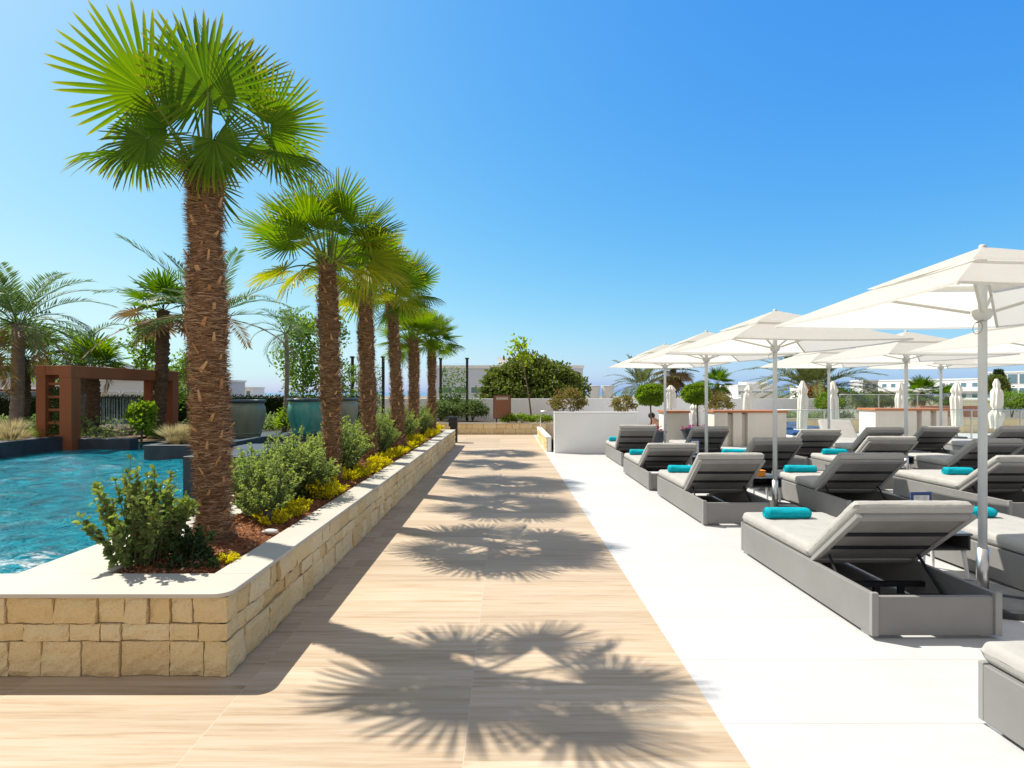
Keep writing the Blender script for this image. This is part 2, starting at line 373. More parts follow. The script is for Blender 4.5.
# ------------------------------------------------------------------ setting: grounds
def sheet(name, mat, x0, x1, y0, y1, z, kind='structure'):
    b = MB(); b.add([(x0,y0,z),(x1,y0,z),(x1,y1,z),(x0,y1,z)], [(0,1,2,3)]); return tag(b.build(name, mat), kind=kind)
sheet('ground', 'far_ground', -900, 900, -60, 260, -.06)
sheet('sea', 'sea', -9000, 9000, 260, 16000, -.07)
PATH_X = 1.019
sheet('timber_path', 'path_planks', -14, PATH_X, -4, 20.6, 0)
sheet('white_terrace', 'white_tiles', PATH_X, 30, -4, 25, 0)
sheet('garden_bed', 'bed_soil', -40, -9.45, -2, 22, .42)
sheet('garden_bed', 'bed_soil', -9.45, -3.0, 13.4, 22, .36)

# pool water with real ripples
def pool():
    b = MB()
    xs = np.linspace(-9.5, -2.9, 150); ys = np.linspace(3.2, 13.5, 230)
    X, Y = np.meshgrid(xs, ys, indexing='ij')
    Z = np.full_like(X, .33)
    r = np.random.RandomState(3)
    for _ in range(26):
        a = r.uniform(0, 2*math.pi); k = r.uniform(3.5, 13); 
        Z += .0165/k*1.6*np.sin(k*(X*math.cos(a)+Y*math.sin(a))+r.uniform(0, 6.28))
    # churn near the left water jet
    d = np.exp(-(((X+4.0)/.9)**2+((Y-3.7)/.55)**2))
    for _ in range(16):
        a = r.uniform(0, 2*math.pi); k = r.uniform(14, 30)
        Z += d*.10/k*np.sin(k*(X*math.cos(a)+Y*math.sin(a))+r.uniform(0, 6.28))
    b.grid(np.stack([X, Y, Z], -1).transpose(1, 0, 2))
    return tag(b.build('pool_water', 'pool_water', smooth=True), kind='structure')
pool()

# ------------------------------------------------------------------ stone planter walls
def stone_wall(b, p0, p1, courses, depth=.05, r=None, wmin=.13, wmax=.42, nrm=None):
    """rough ashlar along p0->p1 (ground plan), outward normal to the right of the direction; every block its own island"""
    r = r or rs
    p0 = np.array([*p0, 0.]); p1 = np.array([*p1, 0.]); Ls = np.linalg.norm(p1-p0); d = (p1-p0)/Ls; n = np.array([d[1], -d[0], 0])
    for (z0, z1) in courses:
        x = 0.
        while x < Ls-1e-3:
            w = r.uniform(wmin, wmax)*(1.05 if z1-z0 > .15 else .85)
            if Ls-x-w < wmin: w = Ls-x
            g = .0035; nx = max(3, int(w/.035)); nz = max(3, int((z1-z0)/.03))
            U, Wd = np.meshgrid(np.linspace(0, 1, nx+1), np.linspace(0, 1, nz+1), indexing='ij')
            prot = r.uniform(.0, .015); tilt = r.uniform(-.006, .006)
            E = np.minimum(np.minimum(U*w, (1-U)*w), np.minimum(Wd*(z1-z0), (1-Wd)*(z1-z0)))
            H = prot + tilt*(U-.5)*2 + r.normal(0, .0036, U.shape)
            for _ in range(3):
                a, k = r.uniform(0, 6.28), r.uniform(8, 28)
                H += .0030*np.sin(k*(U*w*math.cos(a)+Wd*(z1-z0)*math.sin(a))+r.uniform(0, 6))
            H -= .010*np.exp(-E/.006)
            P = p0 + d*((x+g+U*(w-2*g))[..., None]) + n*(H[..., None]) + np.array([0, 0, 1.])*((z0+g+Wd*(z1-z0-2*g))[..., None])
            # rounded back edge ring so that the joint reads deep
            Pb = np.pad(P, ((1, 1), (1, 1), (0, 0)), mode='edge')
            back = Pb - n*(((Pb-p0) @ n + depth)[..., None])
            msk = np.zeros(Pb.shape[:2], bool); msk[0, :] = msk[-1, :] = msk[:, 0] = msk[:, -1] = True
            Pb[msk] = back[msk]
            b.grid(Pb)
            x += w
COURSES = [(.0, .195), (.195, .292), (.292, .437)]
def planter():
    t = thing('stone_planter', 'long low planter of rough yellow limestone blocks with pale coping beside the pool', 'planter', (-2.2, 9.6, 0))
    T = Matrix.Translation((2.2, -9.6, 0))
    w = MB()
    stone_wall(w, (-6.5, 3.02), (-1.531, 3.02), COURSES, r=np.random.RandomState(11), wmin=.11, wmax=.36)
    stone_wall(w, (-1.531, 3.02), (-1.515, 16.4), COURSES, r=np.random.RandomState(5))
    o = w.build('stone_facing', 'limestone', t, smooth=False); o.data.transform(T)
    mo = MB(); mo.box(-6.5, -1.56, 3.045, 3.26, 0, .435); mo.box(-1.80, -1.56, 3.26, 16.37, 0, .435); mo.box(-3.0, -2.45, 3.26, 16.37, .0, .435)
    mo.box(-2.45, -1.80, 16.1, 16.37, .0, .435)
    o = mo.build('core', 'mortar', t); o.data.transform(T)
    # coping: flat ring, rounded front corner, small thickness
    z0, z1 = .437, .462
    c = MB(); R0 = .085
    xo, yo = -1.515, 3.0
    arc = [(xo-R0+R0*math.sin(a), yo+R0-R0*math.cos(a)) for a in np.linspace(0, math.pi/2, 9)]
    def slab(poly):
        n = len(poly); v = [(x, y, z0) for x, y in poly]+[(x, y, z1) for x, y in poly]
        k = c.n; c.V.append(np.array(v, float)); c.T.append(np.zeros(2*n)); c.n += 2*n
        c.F.append(np.array([list(range(n, 2*n))])+k); c.F.append(np.array([list(range(n-1, -1, -1))])+k)
        c.F.append(np.array([(i, (i+1) % n, n+(i+1) % n, n+i) for i in range(n)])+k)
    xi = -1.775
    slab([(-6.5, yo)]+arc+[(xo, 3.345), (-6.5, 3.345)][:1]+[(xi, 3.345), (-2.97, 3.345), (-6.5, 3.30)])
    slab([(xo, 3.3455), (xo+.012, 16.41), (xi, 16.41), (xi, 3.3455)])
    slab([(-2.42, 3.3455), (-2.42, 16.1), (-2.97, 16.1), (-2.97, 3.3455)])
    slab([(xi-.0005, 16.1005), (xi-.0005, 16.41), (-2.97, 16.41), (-2.97, 16.1005)])
    o = c.build('coping', 'coping_stone', t, bevel=.005); o.data.transform(T)
    s = MB()
    X, Y = np.meshgrid(np.linspace(-2.43, -1.77, 24), np.linspace(3.34, 16.1, 360), indexing='ij')
    edge = np.minimum(np.minimum(X+2.43, -1.77-X), Y-3.34)
    Z = .425 + .035*np.clip(edge/.15, 0, 1) + rs.normal(0, .007, X.shape)
    s.grid(np.stack([X, Y, Z], -1)); o = s.build('mulch_bed', 'mulch', t); o.data.transform(T)
    ch = MB(); n = 5200
    yy = 3.36 + rs.uniform(0, 1, n)**1.6*12.6; xx = rs.uniform(-2.41, -1.785, n)
    zz = .432 + .035*np.clip(np.minimum(np.minimum(xx+2.43, -1.77-xx), yy-3.34)/.15, 0, 1)
    D = rand_unit(n); D[:, 2] *= .35; Nn = rand_unit(n)*.6+np.array([0, 0, 1])
    ch.leaves(np.stack([xx, yy, zz+.004], 1), D, Nn, rs.uniform(.012, .04, n), rs.uniform(.006, .016, n), .3)
    o = ch.build('bark_chips', 'mulch_chips', t); o['kind'] = 'stuff'; o.data.transform(T)
    return t
planter()

# ------------------------------------------------------------------ palms
def fan_frond(b, Rr=.52, span=150, nseg=40, r=rs, cup=.10, droop=.18, tipc=.6, fold=0.0):
    """fan leaf in its own frame: hub at origin, midrib +X, side +Y, normal +Z"""
    a = np.linspace(-R(span), R(span), nseg)
    da = a[1]-a[0]
    for i, t in enumerate(a):
        rr = Rr*(1-.30*(abs(t)/R(150))**2)*r.uniform(.93, 1.05)
        rj = rr*(.45-.11*abs(t)/R(150))
        d = np.array([math.cos(t), math.sin(t), 0.]); s = np.array([-math.sin(t), math.cos(t), 0.])
        tw = r.normal(0, .10)
        def z(q):
            k = q/Rr
            return cup*Rr*k*k - droop*Rr*max(0, k-.55)**1.6*(1+2*r.rand()*0) - fold*abs(math.sin(t))*q
        h = rj*math.tan(da/2)*1.02
        wt = h*.92
        pl = .55
        rows = [(.03, .004, 0), (rj, h, pl), (rj+(rr-rj)*.5, wt*1.0, pl*.9), (rj+(rr-rj)*.86, wt*.58, pl*.6), (rr, .0015, 0)]
        P = []; T = []
        dx = r.normal(0, .02)*Rr
        dz = r.normal(0, .03)*Rr
        for (q, w, p) in rows:
            e = max(0, q-rj)/(rr-rj)
            base = d*q + s*dx*e + np.array([0, 0, z(q)+dz*e*e])
            sv = s*math.cos(tw*e*3)+np.array([0, 0, math.sin(tw*e*3)])
            P.append([base-sv*w, base+np.array([0, 0, -w*p]), base+sv*w])
            tv = tipc*max(0, (e-.72)/.28)**1.5 if e > .72 else 0
            T.append([tv]*3)
        b.grid(np.array(P), np.array(T).ravel())
def frame_matrix(o, x, z):
    x = Vector(x).normalized(); z = Vector(z); z = (z-z.dot(x)*x).normalized(); y = z.cross(x)
    mt = Matrix((x, y, z)).transposed().to_4x4(); mt.translation = Vector(o); return mt
VARIANTS = {}
def frond_mesh(kind):
    """shared frond meshes: blade and petiole"""
    if kind in VARIANTS: return VARIANTS[kind]
    r = np.random.RandomState(hash(kind) % 1000 if isinstance(kind, int) else sum(map(ord, kind)))
    cfg = {'a': dict(span=152, droop=.12, cup=.08), 'b': dict(span=140, droop=.25, cup=.14), 'c': dict(span=125, droop=.5, cup=.05),
           'd': dict(span=110, droop=.05, cup=.22), 'e': dict(span=145, droop=.75, cup=.0, fold=.35)}[kind]
    b = MB(); fan_frond(b, 1.0, r=r, **cfg)
    o = b.build('frond', 'fan_leaf'); me = o.data; bpy.data.objects.remove(o)
    VARIANTS[kind] = me
    return me
def put_frond(parent, top, d, Lp, Rf, n, kind, mat='fan_leaf', m_axis=None, sag=.12):
    """petiole leaves the trunk top along d, blade of radius Rf with normal n"""
    d = unit(d); top = np.array(top, float)
    side = unit([d[0], d[1], 0.001])
    p0 = top + side*.05; mid = top + d*Lp*.5 + np.array([0, 0, sag*Lp*.5]); hub = top + d*Lp
    ts = np.linspace(0, 1, 7)[:, None]
    pts = (1-ts)**2*p0 + 2*ts*(1-ts)*mid + ts**2*hub
    end_t = unit(pts[-1]-pts[-2]) if m_axis is None else unit(m_axis)
    key = mat
    o = bpy.data.objects.new('frond', frond_mesh(kind).copy() if False else frond_mesh(kind))
    C.objects.link(o); o.parent = parent
    fm = frame_matrix(hub, end_t, n) @ Matrix.Scale(Rf, 4)
    o.matrix_local = fm
    if mat != 'fan_leaf':
        o.material_slots[0].link = 'OBJECT'; o.material_slots[0].material = MATS[mat]
    return pts
def fan_trunk(b_core, b_hair, b_stub, base, top, r0, r1, r, hair=1500, stubs=70, shag=1.0, top_shag=True):
    base = np.array(base, float); top = np.array(top, float); H = top[2]-base[2]
    n, k = 26, max(40, int(H*34)); A = np.linspace(0, 2*math.pi, n, endpoint=False)
    ph = r.uniform(0, 6.28, 8)
    P = np.zeros((k+1, n+1, 3))
    def cx(t): return base + (top-base)*t + np.array([.03*math.sin(3*t+ph[0]), .03*math.sin(2.4*t+ph[1]), 0])*min(1, 4*t)
    def rad(t): return r0+(r1-r0)*t + r0*.85*math.exp(-t*H/.13) + .010*math.sin(t*H*2.1+ph[2]) + .007*math.sin(t*H*6.3+ph[4]) + .005*math.sin(t*H*15+ph[5])
    for i in range(k+1):
        t = i/k; c = cx(t)
        saw = ((t*H/.085) % 1.0)
        rr = rad(t)*(1+.17*(saw-.5)+r.normal(0, .035, n)+.05*np.sin(A*3+ph[3]+t*7)+.04*np.sin(A*5+t*31))
        P[i, :n, 0] = c[0]+rr*np.cos(A); P[i, :n, 1] = c[1]+rr*np.sin(A); P[i, :n, 2] = c[2]
        P[i, n] = P[i, 0]
    b_core.grid(P.transpose(1, 0, 2))
    # horizontal wrapped fibres with loose ends
    m = hair
    t = r.uniform(0.03, 1, m); a = r.uniform(0, 6.28, m)
    c = np.array([cx(q) for q in t]); rr = np.array([rad(q) for q in t])
    out = np.stack([np.cos(a), np.sin(a), np.zeros(m)], 1); tan = np.stack([-np.sin(a), np.cos(a), np.zeros(m)], 1)*r.choice([-1, 1], m)[:, None]
    Pp = c+out*(rr*r.uniform(.93, 1.03, m))[:, None]
    D = tan + out*r.uniform(-.05, .30, m)[:, None]*shag + np.array([0, 0, 1])*r.normal(-.10, .16, m)[:, None]
    D /= np.linalg.norm(D, axis=1)[:, None]
    S = np.cross(D, out); S /= np.linalg.norm(S, axis=1)[:, None]+1e-9
    b_hair.blades(Pp, D, S, r.uniform(.06, .19, m)*(r0/.16), r.uniform(.002, .006, m))
    # whiskers standing off the trunk
    m2 = hair//2
    t = r.uniform(0.2, 1, m2)**.7; a = r.uniform(0, 6.28, m2)
    c = np.array([cx(q) for q in t]); rr = np.array([rad(q) for q in t])
    out = np.stack([np.cos(a), np.sin(a), np.zeros(m2)], 1)
    D = out*1.0 + rand_unit(m2, r)*.7 + np.array([0, 0, .1]); D /= np.linalg.norm(D, axis=1)[:, None]
    S = rand_unit(m2, r)
    b_hair.blades(c+out*(rr*.97)[:, None], D, S, r.uniform(.02, .07, m2), r.uniform(.0008, .0018, m2))
    # ragged collar of fibre under the crown
    m3 = 420; a = r.uniform(0, 6.28, m3); out = np.stack([np.cos(a), np.sin(a), np.zeros(m3)], 1)
    D = out*r.uniform(.1, 1.0, m3)[:, None]+rand_unit(m3, r)*.35+np.array([0, 0, 1.])*r.uniform(.2, 1, m3)[:, None]; D /= np.linalg.norm(D, axis=1)[:, None]
    b_hair.blades(top+out*r1*.9+np.array([0, 0, 1.])*r.uniform(-.12, .03, m3)[:, None], D, rand_unit(m3, r), r.uniform(.05, .17, m3), r.uniform(.002, .006, m3))
    # cut leaf-base stubs in a spiral
    for i in range(stubs):
        q = .04+.93*i/stubs + r.uniform(-.008, .008); az = i*2.39996+r.uniform(-.25, .25)
        c0 = cx(q); o = np.array([math.cos(az), math.sin(az), 0.]); s_ = np.array([-math.sin(az), math.cos(az), 0.])
        up = unit(np.array([0, 0, 1.])*1.0+o*r.uniform(.15, .7)+s_*r.normal(0, .35)); ww = r.uniform(.010, .024)*(r0/.14); ln = r.uniform(.022, .062)
        s2 = unit(np.cross(up, o)); th = unit(np.cross(s2, up))
        cc = c0+o*(rad(q)*1.06)
        lo, hi = cc-up*ln*.5, cc+up*ln*1.1+o*.012; k1, k2 = r.uniform(.25, .75), r.uniform(-.5, .5)
        v = [lo-s2*ww-th*.006, lo+s2*ww-th*.006, lo+s2*ww+th*.006, lo-s2*ww+th*.006, hi+s2*ww*(k2-k1)-th*.004, hi+s2*ww*(k2+k1)-th*.004, hi+s2*ww*(k2+k1)+th*.004+up*ln*.2, hi+s2*ww*(k2-k1)+th*.004]
        b_stub.add(v, [(0, 3, 2, 1), (4, 5, 6, 7), (0, 1, 5, 4), (1, 2, 6, 5), (2, 3, 7, 6), (3, 0, 4, 7)])
    return cx
ROW = [ # x, y, base z, top z, r0, r1, lean, label
 (-2.195, 4.12, .44, 3.24, .106, .112, (-.05, .0), 'nearest and largest fan palm in the planter, its shaggy trunk in front of the pool', 1.0, 'fan_leaf'),
 (-2.17, 6.75, .44, 3.20, .105, .108, (0., 0.), 'second fan palm along the path-side planter, with yellowed lower fronds', 1.0, 'fan_leaf_bright'),
 (-2.19, 8.80, .44, 3.28, .114, .112, (-.04, 0.), 'third fan palm along the path-side planter, crown tangled behind the yellowed one', .95, 'fan_leaf_bright'),
 (-2.10, 10.7, .44, 3.45, .122, .105, (-.12, 0.), 'fourth fan palm of the planter row, tall with its trunk narrowing at the crown', 1.0, 'fan_leaf'),
 (-2.17, 13.0, .44, 2.80, .11, .11, (-.05, 0.), 'fifth fan palm of the planter row, short with a bright compact crown', .9, 'fan_leaf_bright'),
 (-2.07, 15.2, .44, 2.95, .115, .11, (0., 0.), 'farthest fan palm at the end of the planter, drooping dark fronds on its right', .95, 'fan_leaf')]
def row_palm(i, x, y, z0, z1, r0, r1, lean, label, sc, mat):
    r = np.random.RandomState(40+i)
    t = thing('fan_palm', label, 'palm tree', (x, y, z0), 0, 'fan palms in the stone planter')
    H = z1-z0; top = (lean[0], lean[1], H)
    bc, bh, bs = MB(), MB(), MB()
    near = i == 0
    fan_trunk(bc, bh, bs, (0, 0, -.02), top, r0, r1, r, hair=15000 if near else 5000, stubs=96 if near else 80, shag=.8)
    bc.build('trunk', 'trunk_fibre_core', t, smooth=True)
    bh.build('fibre', 'trunk_hair', t); bs.build('leaf_stubs', 'trunk_stub', t, bevel=.004 if near else 0)
    pet = MB()
    cr_pts = []
    crown_holder = bpy.data.objects.new('crown', None)
    fr = []
    if near:
        # hub offset (dx, dz) read against the trunk top, depth dy toward the camera negative
        F = [((-.50, .10, .62), .61, (-.45, .75, .45), 'a', (-.6, -.72, .6)),    # big fan facing the path, upper left
             ((.10, -.16, .48), .52, (-.1, .85, .5), 'a', (.1, -.5, .85)),         # centre fan over the trunk
             ((.42, .12, .38), .46, (-.3, .8, .5), 'd', (.8, 0, .5)),       # right fan facing the path
             ((-.50, -.02, .12), .50, (-.15, -.25, .95), 'e', (-1, -.1, .0)),      # low left, drooping
             ((.52, .02, .14), .46, (.2, -.2, .95), 'e', (1, .1, -.18)),          # low right, drooping
             ((-.12, .20, .74), .56, (-.2, .9, .1), 'd', (-.12, -.1, 1)),
             ((.10, .22, .68), .54, (-.1, .95, .0), 'd', (.22, .1, 1)),
             ((-.26, .30, .64), .54, (-.25, -.85, .4), 'b', (-.35, .2, .9)),
             ((-.26, -.28, .10), .42, (-.15, -1, .10), 'c', (-.55, -.2, -1)),      # hanging in front, left
             ((.22, -.30, .08), .40, (.15, -1, .10), 'c', (.55, -.2, -1)),         # hanging in front, right
             ((.02, .55, .40), .50, (0, .5, .8), 'b', (0, 1, .2)),
             ((-.34, .40, .22), .48, (-.4, .35, .8), 'c', (-.6, .8, .1)),
             ((.34, .34, .30), .46, (.5, -.7, .5), 'c', (.7, .6, -.1)),
             ((-.36, .12, .36), .46, (-.45, -.85, .3), 'd', (-.8, .2, .5)),
             ((.0, .05, .72), .36, (-.8, -.5, .2), 'd', (0, 0, 1)),
             ((.10, -.12, .12), .38, (.4, -.9, .2), 'e', (.9, -.3, -.7)),
             ((-.10, .30, .0), .40, (-.5, -.8, .3), 'e', (-.8, .4, -.7))]
        for off, rf, nn, kd, ma in F:
            off = np.array(off); Lp = np.linalg.norm(off)
            fr.append((off/Lp, Lp, rf, nn, kd, ma))
    else:
        nf = 24
        for k in range(nf):
            el = R(78-104*(k/nf)**1.05 + r.uniform(-7, 7)); az = k*2.39996+r.uniform(-.3, .3)+i
            d = np.array([math.cos(az)*math.cos(el), math.sin(az)*math.cos(el), math.sin(el)])
            Lp = r.uniform(.50, .66)*sc*(1 if k > 3 else .8)
            outv = np.array([math.cos(az), math.sin(az), 0.])
            nn = np.array([0, 0, 1.])*math.cos(el) + (-outv)*math.sin(el)*.9 + rand_unit(1, r)[0]*.65
            ma = unit(d*.8+outv*.4+np.array([0, 0, -.25*(k/nf)]))
            kd = 'd' if el > R(45) else ('a', 'b', 'b')[k % 3] if el > R(10) else ('c', 'e')[k % 2]
            fr.append((d, Lp, r.uniform(.46, .56)*sc, nn, kd, ma))
    C.objects.link(crown_holder); bpy.data.objects.remove(crown_holder)
    # crown mesh = petioles and spear leaf; the fronds are its sub-parts
    hubs = []
    for (d, Lp, rf, nn, kd, ma) in fr:
        d = unit(d); tp = np.array(top) - np.array([0, 0, .10])
        side = unit([d[0], d[1], 0.001]); p0 = tp+side*.05+np.array([0, 0, r.uniform(-.06, .04)])
        hub = np.array(top)+np.array(d)*Lp
        mid = (p0+hub)/2+np.array([0, 0, .06+.08*(d[2] < .3)])
        ts = np.linspace(0, 1, 7)[:, None]; pts = (1-ts)**2*p0+2*ts*(1-ts)*mid+ts**2*hub
        pet.tube(pts, np.linspace(.014, .007, 7), 5, cap=False); hubs.append(hub)
    for k in range(4):
        a = k*1.7; pet.tube([np.array(top)+np.array([0, 0, -.05]), np.array(top)+np.array([.05*math.cos(a), .05*math.sin(a), .5+.07*k])], [.016, .004], 5)
    cr = pet.build('crown', 'petiole', t, smooth=True)
    for hub, (d, Lp, rf, nn, kd, ma) in zip(hubs, fr):
        o = bpy.data.objects.new('frond', frond_mesh(kd)); C.objects.link(o); o.parent = cr
        o.matrix_local = frame_matrix(hub, ma, nn) @ Matrix.Scale(rf, 4)
        mm = 'fan_leaf_bright' if near and nn in (fr[0][3], fr[2][3]) else mat  # lighter leaf colour gives these two fans their sunlit look
        if i == 1 and d[2] < .02: mm = 'fan_leaf_yellow'
        if i == 2 and d[2] < .05: mm = 'fan_leaf_yellow'
        if mm != 'fan_leaf':
            o.material_slots[0].link = 'OBJECT'; o.material_slots[0].material = MATS[mm]
    return t
mat_leaf('fan_leaf_yellow', (.18, .23, .02), (.36, .34, .03), tip=(.48, .33, .08), trans=.45, rough=.45)
for i, a in enumerate(ROW): row_palm(i, *a)

def pinnate(b, base, az, el, Lf, droop, r, nl=34, ll=.4, lw=.018, vee=.55, rach=.012, lb=None):
    """feather frond: arching rachis with two rows of leaflets"""
    ts = np.linspace(0, 1, nl); h = np.array([math.cos(az), math.sin(az), 0.])
    ang = el - droop*ts**1.3
    step = Lf/(nl-1)
    dirs = np.cos(ang)[:, None]*h + np.sin(ang)[:, None]*np.array([0, 0, 1.])
    pts = np.array(base)+np.concatenate([[np.zeros(3)], np.cumsum(dirs[:-1]*step, 0)])
    (lb or b).tube(pts[::3], np.linspace(rach, rach*.25, len(pts[::3])), 4, cap=False)
    side = np.array([-h[1], h[0], 0.])
    for sgn in (-1, 1):
        sel = ts > .14; P = pts[sel]; T = dirs[sel]; tt = ts[sel]; m = len(P)
        upv = np.cross(np.broadcast_to(side, T.shape), T); upv *= -1
        upv = np.where((upv[:, 2] < 0)[:, None], -upv, upv)
        D = sgn*side*1.0+T*(.75+.5*tt)[:, None]+upv*(vee*(1-.6*tt))[:, None]+r.normal(0, .08, (m, 3))-np.array([0, 0, 1.])*(.15+.3*(ang[sel] < 0))[:, None]
        D /= np.linalg.norm(D, axis=1)[:, None]
        S = np.cross(D, upv+r.normal(0, .2, (m, 3))); S /= np.linalg.norm(S, axis=1)[:, None]+1e-9
        ln = ll*np.sin(np.clip(.25+.75*(tt)*.95, 0, 1)*math.pi*.93)**.6*r.uniform(.85, 1.1, m)
        b.blades(P, D, S, np.maximum(ln, .05), lw)
def simple_trunk(b, base, top, r0, r1, r, bumps=.06, n=14, ring=.12, bend=.05):
    base = np.array(base, float); top = np.array(top, float); H = np.linalg.norm(top-base); k = max(8, int(H/ring*2.5))
    ph = r.uniform(0, 6.28, 4); A = np.linspace(0, 2*math.pi, n, endpoint=False); P = np.zeros((k+1, n+1, 3))
    for i in range(k+1):
        t = i/k; c = base+(top-base)*t+np.array([bend*math.sin(3.1*t), bend*math.sin(2.2*t+ph[1])-bend*math.sin(ph[1]), 0])
        saw = (t*H/ring) % 1
        rr = (r0+(r1-r0)*t+.35*r0*math.exp(-t*H/.15))*(1+bumps*(saw-.5)*2+r.normal(0, bumps*.5, n))
        P[i, :n] = np.stack([c[0]+rr*np.cos(A), c[1]+rr*np.sin(A), np.full(n, c[2])], 1); P[i, n] = P[i, 0]
    b.grid(P.transpose(1, 0, 2))
    return P[-1, :n].mean(0)
def feather_palm(loc, H, r0, Lf, nf, label, seed, mat='phoenix_leaf', el0=80, el1=-25, droop=1.4, ll=.35, nl=34, lw=.036, dry=0, bark='bark_grey', group=None, lean=(0, 0), vee=.55, fruit=False, name='feather_palm', bump=.06):
    r = np.random.RandomState(seed); t = thing(name, label, 'palm tree', loc, 0, group)
    bt = MB(); top = simple_trunk(bt, (0, 0, -.05), (lean[0], lean[1], H), r0, r0*.8, r, bump); bt.build('trunk', bark, t, smooth=True)
    b = MB(); bd = MB(); pe = MB()
    for k in range(nf):
        q = k/max(1, nf-1); el = R(el0+(el1-el0)*q+r.uniform(-6, 6)); az = k*2.39996+r.uniform(-.25, .25)+seed
        isdry = q > 1-dry
        pinnate(bd if isdry else b, top+np.array([math.cos(az), math.sin(az), 0])*r0*.5, az, el, Lf*r.uniform(.85, 1.08)*(.75+.25*min(1, 3*q+.3)), droop*r.uniform(.8, 1.15)*(.6+.5*q), r, nl, ll, lw, vee)
    b.build('crown', mat, t)
    if bd.n: bd.build('dry_fronds', 'dry_leaf', t)
    if fruit:
        for k in range(9):
            f = MB(); az = k*.7; c = top+np.array([math.cos(az)*.45, math.sin(az)*.45, .0+.15*math.sin(k*2.)])
            for q in r.normal(0, .12, (14, 3)): f.lathe([(.0, -.05), (.045, -.02), (.045, .02), (0, .05)], 6, c+q)
            f.build('fruit', 'orange_card', t)
    return t
def fan_palm_far(loc, H, r0, Rf, nf, label, seed, mat='fan_leaf', el1=-40, Lp=None, bark='bark_brown', dry=.0, lean=(0, 0), group=None, bump=.12):
    r = np.random.RandomState(seed); t = thing('fan_palm', label, 'palm tree', loc, 0, group)
    bt = MB(); top = simple_trunk(bt, (0, 0, -.05), (lean[0], lean[1], H), r0, r0*.9, r, bump, 16, .11); bt.build('trunk', bark, t, smooth=True)
    b = MB(); bd = MB(); Lp = Lp or Rf*.95
    for k in range(nf):
        q = k/(nf-1); el = R(80+(el1-80)*q+r.uniform(-7, 7)); az = k*2.39996+seed+r.uniform(-.3, .3)
        outv = np.array([math.cos(az), math.sin(az), 0.]); d = outv*math.cos(el)+np.array([0, 0, math.sin(el)])
        bb = bd if q > 1-dry else b
        bb.tube([top, top+d*Lp], [.012, .006], 4, cap=False)
        tmp = MB(); fan_frond(tmp, Rf, 135, 22, r, droop=.35+.5*q, cup=.08, tipc=.25)
        nn = np.array([0, 0, 1.])*math.cos(el)-outv*math.sin(el)+rand_unit(1, r)[0]*.3
        mt = np.array(frame_matrix(top+d*Lp, unit(d+outv*.3+np.array([0, 0, -.3*q])), nn))
        for v, f, tt in zip(tmp.V, [f for f in tmp.F], tmp.T): pass
        V = np.concatenate(tmp.V); V = V @ mt[:3, :3].T + mt[:3, 3]; bb.add(V, np.concatenate(tmp.F), np.concatenate(tmp.T))
    b.build('crown', mat, t)
    if bd.n: bd.build('dry_fronds', 'dry_leaf', t)
    return t
# palms of the pool garden
feather_palm((-12.4, 13.9, .42), 2.9, .15, 2.15, 36, 'large feathery palm at the far left edge, its fronds cut by the frame', 3, el0=78, el1=-35, ll=.42, nl=40, dry=.16, droop=1.5)
feather_palm((-13.2, 17.0, .42), 2.5, .12, 1.7, 18, 'slender feathery palm just left of the rust-brown pergola, seen above its top', 14, el0=70, el1=-45, droop=2.0, ll=.34, mat='phoenix_leaf', dry=.25)
feather_palm((-6.95, 13.0, .36), 2.95, .13, 2.45, 19, 'feathery palm hidden behind the largest planter trunk, grey-green fronds arching out both sides', 22, el0=62, el1=-5, droop=.95, ll=.40, nl=42, dry=.18)
feather_palm((-6.55, 16.2, .36), 2.95, .07, 1.35, 14, 'thin young feathery palm behind the teal urns, weeping to the left', 31, el0=75, el1=-25, droop=2.0, ll=.30, nl=34, lw=.016, lean=(.05, 0))
fan_palm_far((-12.1, 16.0, .42), 1.8, .19, .62, 20, 'squat fan palm with a dark stout trunk, seen through the rust-brown pergola', 8, mat='fan_leaf_bright', el1=-15, bark='bark_brown')
fan_palm_far((-14.6, 16.6, .42), 2.15, .15, .75, 20, 'dark fan palm left of the pergola behind the feathery palm trunk', 12, mat='fan_leaf', el1=-30)
fan_palm_far((-9.15, 14.4, .36), 3.35, .165, .62, 18, 'tall fan palm with a rough upper trunk, standing at the right post of the pergola', 19, mat='fan_leaf', el1=-50, dry=.3, lean=(.12, 0), bump=.16)
# palms beyond the boundary wall
feather_palm((7.6, 30.5, 0), 1.9, .28, 2.1, 34, 'bushy date palm beyond the white wall, under the farthest parasol', 51, mat='phoenix_leaf_olive', el0=80, el1=-20, droop=1.0, ll=.42, nl=30, lw=.05, bark='bark_brown')
fan_palm_far((9.7, 32, 0), 2.9, .20, .8, 26, 'brownish fan palm with a skirt of dead fronds beyond the white wall', 54, mat='fan_leaf', el1=-75, dry=.55)
fan_palm_far((13.6, 35.5, 0), 2.1, .13, .65, 22, 'small round-headed fan palm beyond the wall between two topiary trees', 57, mat='fan_leaf', el1=-60, dry=.2)
feather_palm((17.0, 30.5, 0), 1.7, .40, 4.0, 52, 'huge spreading date palm with orange fruit beyond the white wall', 61, mat='phoenix_leaf_olive', el0=82, el1=-8, droop=1.15, ll=.62, nl=46, lw=.06, bark='bark_brown', fruit=True)
fan_palm_far((31.0, 41, 0), 1.55, .20, .75, 24, 'fan palm in front of the white hotel, left of the middle folded parasol', 66, mat='fan_leaf', el1=-60, dry=.15)
fan_palm_far((34.5, 43, 0), 1.2, .18, .6, 20, 'smaller fan palm in front of the white hotel, right of its taller neighbour', 67, mat='fan_leaf', el1=-60)

